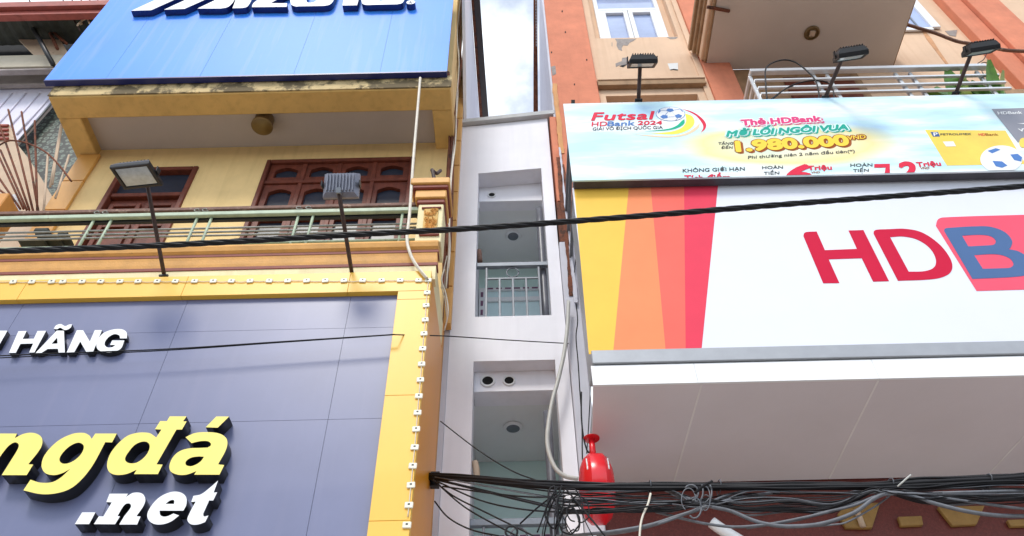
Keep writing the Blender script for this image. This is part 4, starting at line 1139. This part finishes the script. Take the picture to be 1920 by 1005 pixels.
P_TEAL, P_AQUA, P_GOLD, P_BROWN = PR('print_teal', (0.01, 0.36, 0.27)), PR('print_aqua', (0.66, 0.86, 0.84)), PR('print_gold', (0.88, 0.62, 0.06)), PR('print_brown', (0.34, 0.08, 0.01))
P_WHITE, P_PINK, P_GREEN, P_YEL, P_PEACH = PR('print_white', (0.84, 0.84, 0.84)), PR('print_pink', (0.72, 0.05, 0.20)), PR('print_green', (0.0, 0.42, 0.24)), PR('print_yellow', (0.88, 0.78, 0.10)), PR('print_peach', (0.84, 0.62, 0.40))
P_BLUE, P_CARD, P_CARDG = PR('print_blue', (0.08, 0.20, 0.50)), mat('print_card_gold', (0.84, 0.60, 0.06), 0.35, 0.12, 3), mat('print_card_grey', (0.22, 0.22, 0.26), 0.35, 0.08, 3)
LAY = {0: 0.0015, 1: 0.0035, 2: 0.0055, 3: 0.0075}
def T_(body, BL, BR, TL, cf, m_, layer=1, bold=0.0, clip=None, dx=0.0, dz=0.0, sp=1.0):
    em = (atY(*cf(*TL), BYB)-atY(*cf(*BL), BYB)).length/CAP
    return halo(body, BL, BR, TL, cf, m_, layer, bold*em*0.8, dx, dz, clip, sp, 'print_text')
def halo(body, BL, BR, TL, cf, m_, layer, rad, dx=0.0, dz=0.0, clip=None, sp=1.0, nm='print_outline'):
    bm = bmesh.new()
    for k in range(8 if rad > 0 else 1):
        o = lettering('tmp', body, BL, BR, TL, cf, BYB-LAY[layer], 0.0006, m_, m_, AB, 0.0, clip, dx+rad*math.cos(k*math.pi/4), dz+rad*1.15*math.sin(k*math.pi/4), sp)
        for v in o.data.vertices: v.co.y -= 0.00012*k
        bm.from_mesh(o.data)
        bpy.data.objects.remove(o)
    return finish(bm, nm, m_, AB)
def S_(lps, cf, m_, layer=0, nm='print_shape', clip=None):
    o = sign_shape(nm, lps, cf, BYB-LAY[layer], 0.001, m_, m_, AB)
    if clip is not None:
        bm = bmesh.new(); bm.from_mesh(o.data)
        bmesh.ops.bisect_plane(bm, geom=bm.verts[:]+bm.edges[:]+bm.faces[:], plane_co=(0, 0, clip), plane_no=(0, 0, -1), clear_outer=True)
        bm.to_mesh(o.data); bm.free()
    return o
ell = lambda cx_, cy_, rx, ry, n=20: [(cx_+rx*math.cos(2*math.pi*k/n), cy_+ry*math.sin(2*math.pi*k/n), 1) for k in range(n)]
T_('Futsal', (302, 243), (795, 232), (327, 180), A1, P_RED, 1, 0.035, sp=1.05)
T_('HD', (302, 291), (428, 287), (306, 256), A1, P_RED, 1, 0.02)
T_('Bank', (432, 289), (652, 283), (438, 252), A1, P_BLUE, 1, 0.025)
T_('2024', (678, 280), (877, 276), (683, 249), A1, P_RED, 1, 0.03)
T_('GIẢI VÔ ĐỊCH QUỐC GIA', (310, 325), (885, 311), (312, 301), A1, P_DARK, 1, 0.01)
S_([ell(948, 190, 119, 58)], A1, P_BLUE, 1, 'print_ball_outline')
S_([ell(948, 190, 115, 55.5)], A1, P_WHITE, 2, 'print_ball')
pent = lambda cx_, cy_, rx, ry, a0: [(cx_+rx*math.cos(a0+k*2*math.pi/5), cy_+ry*math.sin(a0+k*2*math.pi/5)) for k in range(5)]
for p in (pent(944, 159, 34, 16, math.pi/2), pent(897, 213, 34, 17, 0.6), pent(1013, 207, 32, 17, -0.3), ):
    S_([p], A1, P_BLUE, 3, 'print_patch')
S_([[(846, 172), (862, 150), (868, 168), (846, 188)]], A1, P_BLUE, 3, 'print_patch')
S_([[(1022, 148), (1046, 162), (1050, 178), (1036, 162)]], A1, P_BLUE, 3, 'print_patch')
for a, b in (((944, 143), (936, 133)), ((978, 158), (1022, 152)), ((910, 162), (866, 160)), ((960, 172), (985, 198)), ((928, 172), (905, 198)), ((930, 215), (982, 213)), ((905, 228), (922, 245)), ((1010, 222), (990, 240))):
    S_([[(a[0]-1.2, a[1]-1), (a[0]+1.2, a[1]+1), (b[0]+1.2, b[1]+1), (b[0]-1.2, b[1]-1)]], A1, P_BLUE, 3, 'print_seam')
S_([[(1042, 148), (1130, 174, 1), (1202, 222, 1), (1238, 272, 1), (1232, 312, 1), (1197, 342), (1216, 300, 1), (1204, 262, 1), (1150, 200, 1)]], A1, P_RED, 0)
S_([[(1068, 186), (1128, 212, 1), (1142, 270, 1), (1090, 322, 1), (980, 356, 1), (780, 348), (950, 335, 1), (1040, 302, 1), (1075, 250, 1)]], A1, P_YEL, 0)
S_([[(1040, 246), (1062, 232), (1060, 268, 1), (1010, 302, 1), (930, 322, 1), (740, 332), (930, 311, 1), (1000, 284, 1)]], A1, P_GREEN, 1)
S_([[(1190, 262), (1172, 310, 1), (1080, 361, 1), (950, 381, 1), (800, 376, 1), (640, 355), (800, 366, 1), (950, 371, 1), (1070, 348, 1), (1150, 300, 1)]], A1, P_PEACH, 0)
tz = 0.006
for (body, BL, BR, TL, c1, c2, c3, bd) in (('Thẻ HDBank', (592, 293), (1385, 250), (584, 240), P_PINK, P_WHITE, P_PINK, 0.06),
                                          ('MỞ LỐI NGÔI VUA', (440, 403), (1652, 335), (456, 350), P_TEAL, P_AQUA, P_TEAL, 0.06),
                                          ('1.980.000', (545, 553), (1662, 487), (532, 457), P_GOLD, P_BROWN, P_BROWN, 0.07)):
    halo(body, BL, BR, TL, A5, c3, 0, 0.024, 0.016, -0.022)
    halo(body, BL, BR, TL, A5, c2, 1, 0.026)
    T_(body, BL, BR, TL, A5, c1, 2, bd)
halo('VND', (1652, 440), (1832, 424), (1644, 402), A5, P_BROWN, 1, 0.016)
T_('VND', (1652, 440), (1832, 424), (1644, 402), A5, P_GOLD, 2, 0.02)
T_('TẶNG', (355, 486), (506, 483), (358, 463), A5, P_DARK, 1, 0.015)
T_('ĐẾN', (385, 527), (498, 525), (388, 504), A5, P_DARK, 1, 0.015)
T_('Phí thường niên 2 năm đầu tiên(*)', (655, 627), (1722, 563), (655, 599), A5, P_DARK, 1, 0.01)
CB = abz0+0.004
T_('KHÔNG GIỚI HẠN', (1048, 668), (1556, 652), (1048, 640), A1, P_DARK, 1, 0.015)
T_('Tích điểm', (1066, 738), (1440, 728), (1062, 693), A1, P_RED, 1, 0.03, CB)
T_('HOÀN', (1698, 641), (1868, 637), (1698, 618), A1, P_DARK, 1, 0.015)
T_('TIỀN', (1712, 688), (1838, 684), (1712, 664), A1, P_DARK, 1, 0.015)
T_('6', (1030, 885), (1280, 872), (1070, 702), A5, P_RED, 1, 0.05, CB)
T_('Triệu', (1255, 740), (1492, 734), (1250, 699), A5, P_RED, 1, 0.04)
T_('VND', (1286, 773), (1374, 770), (1286, 756), A5, P_BROWN, 1, 0.02)
T_('HOÀN', (500, 622), (680, 618), (500, 598), A2, P_DARK, 1, 0.015)
T_('TIẾN', (522, 666), (650, 661), (522, 643), A2, P_DARK, 1, 0.015)
T_('đến', (540, 706), (626, 704), (540, 684), A2, P_NAVY, 1, 0.015, CB)
S_([[(695, 600), (822, 597), (824, 700), (776, 702), (788, 628), (695, 630)]], A2, P_RED, 1, clip=CB)
T_('2', (905, 738), (1040, 732), (905, 590), A2, P_RED, 1, 0.04, CB)
T_('Triệu', (1046, 621), (1242, 612), (1036, 586), A2, P_RED, 1, 0.04)
T_('VND', (1072, 643), (1146, 640), (1072, 626), A2, P_BROWN, 1, 0.02)
S_([[(1110, 320), (1768, 326), (1935, 600), (1290, 613)]], A2, P_CARD, 0, 'print_card')
S_([[(1155, 338), (1215, 337), (1234, 374), (1176, 376)]], A2, P_NAVY, 1, 'print_emblem')
T_('P', (1184, 371), (1216, 370), (1178, 343), A2, P_WHITE, 2, 0.02)
T_('PETROLIMEX', (1238, 365), (1488, 362), (1236, 350), A2, P_DARK, 1, 0.02)
T_('HD', (1552, 369), (1606, 368), (1546, 350), A2, P_RED, 1, 0.015)
T_('Bank', (1610, 368), (1712, 367), (1602, 349), A2, P_BROWN, 1, 0.005)
S_([[(1255, 416), (1342, 415), (1364, 454), (1284, 456)]], A2, P_WHITE, 1, 'print_chip')
S_([[(1655, 150), (2150, 133), (2320, 400), (1870, 422)]], A2, P_CARDG, 1, 'print_card')
T_('HDBank', (1710, 194), (1906, 189), (1702, 172), A2, P_WHITE, 2, 0.03)
T_('VISA', (1886, 335), (2010, 330), (1872, 311), A2, P_WHITE, 2, 0.03)
S_([[(1862, 268), (1935, 264), (1935, 274)]], A2, P_WHITE, 2)
S_([ell(1735, 560, 172, 112)], A2, P_WHITE, 2, 'print_ball', CB)
for lp_ in ([(1662, 574), (1740, 578), (1785, 612), (1742, 630), (1690, 618)], [(1808, 522), (1868, 516), (1905, 545), (1898, 580), (1840, 566)], [(1622, 492), (1690, 470), (1728, 482), (1660, 512)]):
    S_([lp_], A2, P_BLUE, 3, 'print_patch', CB)
S_([ell(1915, 425, 34, 40)], A2, P_CARD, 2, 'print_ball')

# ---------------------------------------------------------------- bank sign and canopy
HY = 5.30
HS = thing('bank_sign', 'wide white bank sign with yellow to red stripes and slanted red letters', 'sign', (4, 5.3, 6.2))
hx0, hx1, hz0, hz1 = 0.678, 7.2, 6.235, 8.60
box('sign_sheet', M_HDW, HS, hx0, hx1, HY, HY+0.02, hz0, hz1, 0)
box('sign_backing', M_GREYTRIM, HS, hx0+0.01, hx1, HY+0.021, HY+0.5, hz0+0.01, hz1-0.01, 0)
box('bottom_trim', M_GREYTRIM, HS, hx0-0.004, hx1, HY-0.02, HY+0.30, atY(1500, 675, HY).z-0.0, hz0-0.002, 0.006)
H3 = lambda x, y: (1040+x/2.577, 330+y/2.577)
H4 = lambda x, y: (1480+x/2.577, 330+y/2.577)
P_S = [PR('stripe_yellow', (0.86, 0.52, 0.08)), PR('stripe_orange', (0.84, 0.26, 0.11)), PR('stripe_coral', (0.82, 0.14, 0.105)), PR('stripe_crimson', (0.74, 0.05, 0.095))]
for pts, m_ in (([(92, 38), (360, 34), (282, 858), (165, 861)], 0), ([(360, 34), (462, 33), (537, 852), (282, 858)], 1), ([(462, 33), (625, 31), (633, 850), (537, 852)], 2), ([(625, 31), (791, 28), (709, 847), (633, 850)], 3)):
    o = sign_shape('stripe', [pts], H3, HY-0.002, 0.0015, P_S[m_], P_S[m_], HS)
P_CRIM, P_BADGE, P_SLATE = PR('vinyl_crimson', (0.56, 0.003, 0.040)), PR('vinyl_pink_red', (0.80, 0.09, 0.15)), PR('vinyl_slate_blue', (0.07, 0.14, 0.30))
HL = lambda lps, m_, dy: sign_shape('letter', lps, H4, HY-dy, 0.002, m_, m_, HS)
HL([[(68, 290), (72, 276, 1), (86, 270, 1), (132, 268), (172, 358), (327, 352), (286, 263), (358, 261), (482, 508), (405, 510), (350, 397), (190, 402), (242, 517), (164, 518)]], P_CRIM, 0.003)
HL([[(407, 278), (410, 265, 1), (425, 259, 1), (470, 257), (560, 255, 1), (640, 272, 1), (720, 325, 1), (772, 388, 1), (788, 440, 1), (768, 475, 1), (700, 497, 1), (525, 506)],
    [(487, 295), (550, 292, 1), (620, 308, 1), (680, 350, 1), (708, 402, 1), (700, 440, 1), (655, 459, 1), (577, 462)]], P_CRIM, 0.003)
sign_shape('letter_badge', [[(708, 240), (718, 210, 1), (745, 200, 1), (1134, 187), (1420, 180), (1420, 540), (905, 555)]], H4, HY-0.003, 0.002, P_BADGE, P_BADGE, HS)
HL([[(748, 265), (752, 254, 1), (775, 250, 1), (900, 243, 1), (970, 245, 1), (1040, 270, 1), (1076, 312, 1), (1070, 345, 1), (1060, 353), (1110, 365, 1), (1160, 400, 1), (1180, 440, 1), (1160, 470, 1), (1110, 485, 1), (885, 497)],
    [(835, 288), (920, 284, 1), (972, 291, 1), (997, 312, 1), (990, 330, 1), (960, 335), (865, 340)], [(893, 382), (1000, 378, 1), (1060, 395, 1), (1083, 425, 1), (1068, 442, 1), (1040, 445), (935, 448)]], P_SLATE, 0.0055)
# canopy below the sign
BC = thing('bank_canopy', 'grey panelled canopy soffit with white fascia under the bank sign', 'canopy', (4, 5.3, 5.86))
cz0 = 5.865; cz1 = atY(1500, 676, HY).z
fs = [hx0-0.02, atY(1305, 700, HY).x, atY(1645, 700, HY).x, 7.2]
for a, b in zip(fs, fs[1:]):
    box('fascia_panel', M_WHITEL, BC, a+0.001, b-0.001, HY, HY+0.025, cz0-0.004, cz1-0.004, 0.002)
sx = [hx0-0.02, atZ(1310, 745, cz0).x, atZ(1632, 745, cz0).x, atZ(1905, 830, cz0).x+0.15, 7.2]
sx2 = [hx0+0.04, atZ(1263, 905, cz0).x, atZ(1551, 905, cz0).x, atZ(1845, 900, cz0).x, 8.2]
for i in range(4):
    pts = [(sx[i]+0.004, HY+0.027, cz0), (sx[i+1]-0.004, HY+0.027, cz0), (sx2[i+1]-0.004, 6.83, cz0), (sx2[i]+0.004, 6.83, cz0)]
    prism('soffit_panel', M_SOFHD, BC, pts, (0, 0, 0.03))
    if i:
        prism('seam', M_SEAM, BC, [(sx[i]-0.008, HY+0.03, cz0-0.003), (sx[i]+0.008, HY+0.03, cz0-0.003), (sx2[i]+0.008, 6.82, cz0-0.003), (sx2[i]-0.008, 6.82, cz0-0.003)], (0, 0, 0.002))
box('canopy_frame', M_GREYTRIM, BC, hx0+0.02, 7.2, HY+0.03, 6.70, cz0+0.032, cz1-0.02, 0)
# maroon wall below with old gold shapes
box('shop_wall', M_MAROON, SH, 0.81, 9.0, 6.845, 7.1, 0, 6.0, 0)
c8 = lambda x, y: (1500+x/3.721, 735+y/3.721)
for lp_ in ([(262, 850), (330, 770), (560, 770), (505, 945), (320, 945)], [(683, 868), (850, 862), (862, 925), (705, 932)], [(960, 800), (1290, 790), (1235, 920), (1065, 930)], [(1445, 890), (1700, 880), (1680, 930), (1470, 935)]):
    prism('gold_panel', M_OLIVE, SH, [atY(*c8(*p), 6.80) for p in lp_], (0, 0.043, 0), 0.006)
for a, b in (((395, 820), (440, 940)), ):
    tube('gold_strut', M_TANP, SH, [atY(*c8(*a), 6.78), atY(*c8(*b), 6.78)], 0.03, 4, 2)

# floodlights over the billboard
g2 = 'floodlights on poles over the billboard'
for (bx_, by_, tx_, ty_, hx_, hy_, lab, yw) in ((1197, 192, 1197, 124, 1204, 114, 'black floodlight on a straight pole before the peeling beige plaster', 0.0),
                                         (1546, 186, 1577, 112, 1594, 100, 'black floodlight on a leaning pole under the beige canopy slab', -0.15),
                                         (1791, 178, 1820, 100, 1838, 90, 'black floodlight on a leaning pole beside the potted plants', -0.15)):
    b_ = atY(bx_, by_, 5.2)
    dX = 0.10 if bx_ > 1300 else 0.0
    t_ = atX(tx_, ty_, b_.x+dX*0.6); h_ = atX(hx_, hy_, b_.x+dX+0.05)
    floodlight(lab, b_, t_, h_, math.radians(47), (0.34, 0.24, 0.10), g2, yaw=yw, pole_r=0.024)
# loose loops of wire by the railing
LW = thing('loose_wire', 'black loose wire curling over the steel railing above the billboard', 'wire', tuple(atY(1440, 188, 5.4)))
c2 = lambda x, y: (1240+x/4.568, y/4.568)
tube('wire', M_CABLE, LW, [atY(*c2(*p), 5.6) for p in [(905, 855), (893, 700), (895, 590), (950, 540), (1050, 513), (1150, 535), (1250, 610), (1320, 690), (1348, 790), (1348, 850)]], 0.011, 6, 8)
tube('wire', M_CABLE, LW, [atY(*c2(*p), 5.65) for p in [(935, 855), (1020, 790), (1120, 730), (1250, 695), (1340, 690), (1430, 710), (1470, 770), (1480, 845)]], 0.010, 6, 8)
tube('wire', M_CABLE, LW, [atY(*c2(*p), 5.6) for p in [(960, 845), (1060, 765), (1130, 735)]], 0.008, 6, 8)
TW = thing('sagging_cable', 'grey brown cable sagging from the canopy edge past the last floodlight', 'cable', tuple(atY(1710, 48, 6.2)))
c3 = lambda x, y: (1540+x/4.568, y/4.568)
tube('cable', M_RAILBROWN, TW, [atY(*c3(*p), 6.3) for p in [(735, 210), (830, 240), (980, 285), (1150, 350), (1260, 372), (1400, 395), (1500, 415), (1600, 432), (1760, 440), (1900, 445)]], 0.03, 7, 6)
tube('cable', M_CABLE, TW, [atY(*c3(*p), 6.2) for p in [(1420, 450), (1390, 510), (1335, 550), (1360, 600), (1430, 590), (1420, 540), (1370, 545), (1380, 620), (1450, 690), (1510, 660)]], 0.007, 5, 6)

# ---------------------------------------------------------------- round red sign
fz = cz0
fp = atZ(1109, 822, fz)
RS = thing('round_sign', 'red round double sided lightbox sign hanging from the canopy, seen edge on', 'sign', (fp.x, fp.y, fz))
lathe('flange', M_RED, RS, [(0, -0.012), (0.065, -0.012), (0.075, -0.004), (0.075, -0.0005)], (fp.x, fp.y, fz), (0, 0, 1), 24)
rc = 0.30
topz = atY(1110, 850, fp.y).z-0.06
cen = Vector((fp.x+0.0, fp.y, topz-rc))
tube('stem', M_RED, RS, [(fp.x, fp.y, fz-0.005), (fp.x, fp.y, topz+0.005)], 0.028, 12, 2)
hw = 0.062
rim = [(rc-0.004, -hw), (rc, -hw+0.01), (rc, hw-0.01), (rc-0.004, hw)]
lathe('rim', M_RED, RS, rim, cen, (1, 0, 0), 56)
for s in (-1, 1):
    dome = [(rc-0.004, s*hw)]+[(rc*0.965, s*(hw+0.006)), (rc*0.85, s*(hw+0.045)), (rc*0.6, s*(hw+0.075)), (rc*0.3, s*(hw+0.088)), (0, s*(hw+0.09))]
    fc = lathe('sign_face', M_RED, RS, dome, cen, (1, 0, 0), 56)
    for t in range(3):
        a0 = math.radians(176-t*9)
        tube('white_mark', M_WHITEL, fc, [cen+Vector((s*(hw+0.028), math.cos(a0)*rc*0.90, math.sin(a0)*rc*0.90+k*0.012)) for k in range(4)], 0.007, 5, 2)
tube('wire', M_CABLE, RS, [atY(*p, fp.y) for p in [(1090, 735), (1090, 780), (1094, 820), (1101, 845), (1106, 848)]], 0.008, 5, 6)

# ---------------------------------------------------------------- hose and cables
HO = thing('grey_hose', 'grey white plastic hose drooping from the cracked pilaster to the red round sign', 'hose', tuple(atY(1050, 700, 6.6)))
tube('hose', M_HOSE, HO, [atY(*p, 6.6) for p in [(1066, 565), (1064, 610), (1058, 660), (1047, 710), (1036, 750), (1029, 790), (1026, 825), (1031, 855), (1043, 880), (1060, 893), (1084, 898)]], 0.022, 10, 8)
PT = thing('plastic_tube', 'short white plastic tube standing against the maroon shop wall', 'tube', tuple(atY(1345, 990, 6.3)))
tube('tube', M_WHITEL, PT, [atY(1334, 979, 6.3), atY(1352, 992, 6.3), atY(1400, 1022, 6.3)], 0.05, 12, 3)

PC = thing('power_cable', 'thick black twisted power cable crossing in front of all the houses', 'cable', tuple(atY(960, 424, 4.0)))
main = [atY(*p, 4.0) for p in [(-900, 490), (-260, 478), (0, 471), (320, 459), (640, 441), (900, 427), (1200, 405), (1500, 381), (1920, 349), (2250, 318)]]
path = cr_spline(main, 40)
for s in range(4):
    bm = bmesh.new()
    pts = []
    L = 0
    for i, p in enumerate(path):
        if i: L += (p-path[i-1]).length
        a = 2*math.pi*(L/0.62)+s*math.pi/2
        pts.append(p+Vector((0, math.cos(a), math.sin(a)))*0.0125)
    tube_bm(bm, pts, 0.0125, 7)
    finish(bm, 'strand', M_CABLE, PC, True)
for (pp, Yw, rr) in (([(-420, 688), (0, 667), (300, 655), (520, 641), (740, 627)], 5.22, 0.006), ([(-420, 694), (0, 671), (300, 657.5), (520, 642.5), (740, 627.5)], 5.23, 0.005)):
    T = tube('thin_wire', M_CABLE, None, [atY(x, y, Yw) for x, y in pp], rr, 5, 8)
    tag(T, 'thin black wire stretched across the dark shop sign below the white letters', 'wire', 'thin wires across the dark sign')
T = tube('thin_wire', M_CABLE, None, [atY(740, 627.5, 5.22), atY(835, 630, 5.7), atY(960, 638, 6.3), atY(1066, 644, 6.66)], 0.006, 5, 8)
tag(T, 'thin dark wire running from the yellow sign frame across the white house', 'wire')
T = tube('thin_wire', M_CABLE, None, [atY(826, 790, 6.4), atY(895, 843, 6.1), atY(960, 883, 5.8), atY(1028, 908, 5.5)], 0.006, 5, 8)
tag(T, 'thin slanting black wire in front of the lower white loggia', 'wire')

# telecom bundle
def yb(x):
    ks_ = [(700, 6.5), (808, 6.25), (1000, 5.6), (1110, 5.3), (1920, 4.9), (2300, 4.8)]
    for (a, A_), (b, B_) in zip(ks_, ks_[1:]):
        if x <= b: return A_+(B_-A_)*(x-a)/(b-a)
    return ks_[-1][1]
CBN = thing('cable_bundle', 'thick tangled bundle of black telecom cables stretched below the bank canopy', 'cables', tuple(atY(1110, 910, 5.3)))
rnd = random.Random(11)
def main_y(x):
    kk = [(790, 892), (808, 893), (880, 896), (960, 903), (1040, 909), (1110, 911), (1300, 912), (1500, 911), (1660, 908), (1800, 903), (1920, 895), (2200, 880)]
    for (a, A_), (b, B_) in zip(kk, kk[1:]):
        if x <= b: return A_+(B_-A_)*(x-a)/(b-a)
    return kk[-1][1]
xsn = [804, 850, 900, 950, 1000, 1050, 1100, 1160, 1240, 1320, 1400, 1480, 1560, 1640, 1720, 1800, 1880, 1960, 2100]
for k in range(20):
    spread = rnd.uniform(-5, 6)
    dY = rnd.uniform(-0.07, 0.07)
    pts = []
    for x in xsn:
        wob = 0.6 if x < 1000 else 1.5
        if x > 1600: wob = 2.6
        pts.append(atY(x, main_y(x)+spread*(1.0 if x < 1650 else 1.5)+rnd.uniform(-wob, wob)*1.3, yb(x)+dY))
    tube('cable', M_CABLE if k % 6 else M_CABLEG, CBN, pts, rnd.choice((0.008, 0.010, 0.013, 0.016)), 6, 5)
CWS = thing('sagging_cables', 'loose thin cables sagging under the black bundle in front of the maroon wall', 'cables', tuple(atY(1110, 950, 5.3)))
for k in range(26):
    y0 = rnd.uniform(918, 962)
    dY = rnd.uniform(-0.12, 0.15)
    a = rnd.choice((815, 1040, 1056, 1070))
    knot = rnd.uniform(1310, 1330)
    pts = []
    for x in [a]+[t for t in (1060, 1120, 1190, 1260) if t > a+20]+[knot, 1400, 1480, 1560, 1630, 1660, 1730, 1800, 1870, 1960, 2080]:
        if x == a and a == 815: y = 896+rnd.uniform(-3, 5)
        elif x == knot: y = 943+rnd.uniform(-9, 9)
        elif 1630 <= x <= 1660: y = 920+rnd.uniform(-5, 6)
        elif x > 1700: y = 912+(y0-918)*0.75+(x-1700)*-0.01+rnd.uniform(-4, 4)
        else: y = y0+rnd.uniform(-6, 6)
        pts.append(atY(x, y, yb(x)+dY))
    tube('cable', M_CABLE if k % 3 else M_CABLEG, CWS, pts, rnd.choice((0.004, 0.005, 0.007)), 5, 5)
# drooping cables over the white house
for pp in ([(812, 900), (850, 930), (905, 958), (960, 985), (1010, 1010)], [(818, 905), (870, 950), (940, 990), (1000, 1020)], [(820, 903), (900, 938), (980, 955), (1070, 960), (1160, 955), (1260, 945)],
           [(815, 940), (840, 970), (880, 992), (930, 1004), (1000, 1015)], [(830, 912), (930, 926), (1000, 932), (1060, 930)], [(1062, 918), (1085, 945), (1110, 975), (1135, 1006)], [(975, 982), (1010, 950), (1050, 920)]):
    tube('cable', M_CABLE, CWS, [atY(x, y, yb(x)-0.15) for x, y in pp], 0.007, 5, 7)
# thicker weathered cables
GC = thing('grey_cables', 'thick weathered grey cables sagging below the bundle before the maroon wall', 'cables', tuple(atY(1400, 985, 5.0)))
for pp, r_ in (([(1040, 1006), (1100, 1002), (1160, 995), (1220, 984), (1270, 968), (1305, 957), (1330, 948), (1380, 935), (1460, 922)], 0.013), ([(1120, 1004), (1180, 996), (1235, 982), (1280, 966), (1320, 948), (1360, 930), (1420, 916)], 0.010),
               ([(1240, 916), (1290, 935), (1335, 950), (1370, 958), (1410, 975), (1440, 983), (1480, 987), (1540, 982), (1600, 962), (1640, 934), (1672, 924), (1710, 930), (1760, 946), (1820, 960), (1880, 967), (1960, 968)], 0.014),
               ([(1230, 960), (1290, 975), (1330, 983), (1380, 988), (1440, 983), (1500, 972), (1560, 958), (1620, 938), (1670, 918)], 0.010), ([(1400, 990), (1490, 976), (1540, 962), (1600, 948), (1650, 929), (1720, 926), (1800, 938), (1900, 952), (1980, 958)], 0.010),
               ([(1660, 926), (1740, 925), (1820, 923), (1900, 921), (1990, 920)], 0.012), ([(1440, 983), (1500, 988), (1560, 984), (1590, 978), (1640, 950), (1668, 930)], 0.006)):
    tube('cable', M_CABLEG, GC, [atY(x, y, yb(x)-0.10+(0.26 if i_ in (0, len(pp)-1) else 0.08 if i_ in (1, len(pp)-2) else 0)) for i_, (x, y) in enumerate(pp)], r_, 8, 7)
tube('cable', M_CABLEW, GC, [atY(x, y, yb(x)-0.13) for x, y in [(1220, 925), (1215, 945), (1206, 965), (1201, 985), (1199, 1010)]], 0.008, 6, 6)
# coils and ties
CO = thing('wire_coils', 'coils and knots of spare black wire hanging beside the red round sign', 'wires', tuple(atY(1060, 960, 5.3)))
rnd = random.Random(17)
for k in range(6):
    cx_, cy_ = rnd.uniform(1030, 1090), rnd.uniform(928, 985)
    rx_, ry_ = rnd.uniform(6, 22), rnd.uniform(18, 44)
    a0 = rnd.uniform(0, 6.28)
    Yc = 5.15+rnd.uniform(-0.1, 0.1)
    n_ = 14
    span = rnd.uniform(4.5, 7.5)
    tube('coil', M_CABLE, CO, [atY(cx_+(rx_+rnd.uniform(-2, 2))*math.cos(a0+span*i/n_)+i*0.8, cy_+(ry_+rnd.uniform(-3, 3))*math.sin(a0+span*i/n_), Yc+0.01*i/n_) for i in range(n_+1)], rnd.choice((0.005, 0.007)), 5, 3)
for k in range(9):
    sl_ = rnd.uniform(-14, 16)
    x0_, y0_ = rnd.uniform(1030, 1075), rnd.uniform(905, 935)
    tube('stray_wire', M_CABLE, CO, [atY(x0_+sl_*j_+rnd.uniform(-3, 3), y0_+j_*27+rnd.uniform(-4, 4), 5.2+rnd.uniform(-0.05, 0.05)) for j_ in range(4)], rnd.choice((0.004, 0.006)), 5, 5)
tube('coil', M_CABLE, CO, [atY(959+11*math.cos(2*math.pi*i/16), 997+11*math.sin(2*math.pi*i/16), 5.3) for i in range(17)], 0.008, 5, 2)
KN = thing('wire_knot', 'knot of frayed grey wire tying the cable bundle before the maroon wall', 'wires', tuple(atY(1310, 940, 5.05)))
for k in range(8):
    cx_, cy_ = rnd.uniform(1290, 1330), rnd.uniform(915, 955)
    rx_, ry_ = rnd.uniform(5, 16), rnd.uniform(10, 26)
    a0 = rnd.uniform(0, 6.28); n_ = 9; span = rnd.uniform(2.5, 5)
    tube('loop', M_CABLEG, KN, [atY(cx_+rx_*math.cos(a0+span*i/n_), cy_+ry_*math.sin(a0+span*i/n_), 4.98+rnd.uniform(-0.01, 0.01)) for i in range(n_+1)], rnd.choice((0.004, 0.006)), 5, 3)
tube('cut_end', M_CABLE, KN, [atY(1303, 925, 4.95), atY(1318, 912, 4.9), atY(1336, 902, 4.85)], 0.010, 6, 3)
tube('cut_end', M_HOSE, KN, [atY(1683, 912, 4.85), atY(1708, 890, 4.8)], 0.006, 6, 3)
for (x, y) in ((1218, 915), (1348, 914), (1668, 912), (1850, 904)):
    c_ = atY(x, y, yb(x))
    tube('tie', M_CABLEG, KN, [c_+Vector((0.0, 0.085*math.cos(a), 0.04*math.sin(a))) for a in [2*math.pi*i/12 for i in range(13)]], 0.004, 5, 1, False)
br = atX(809, 896, -0.775)
box('cable_bracket', M_BLACK, SS, -0.783, -0.70, br.y-0.03, br.y+0.03, br.z-0.10, br.z+0.05, 0.004)
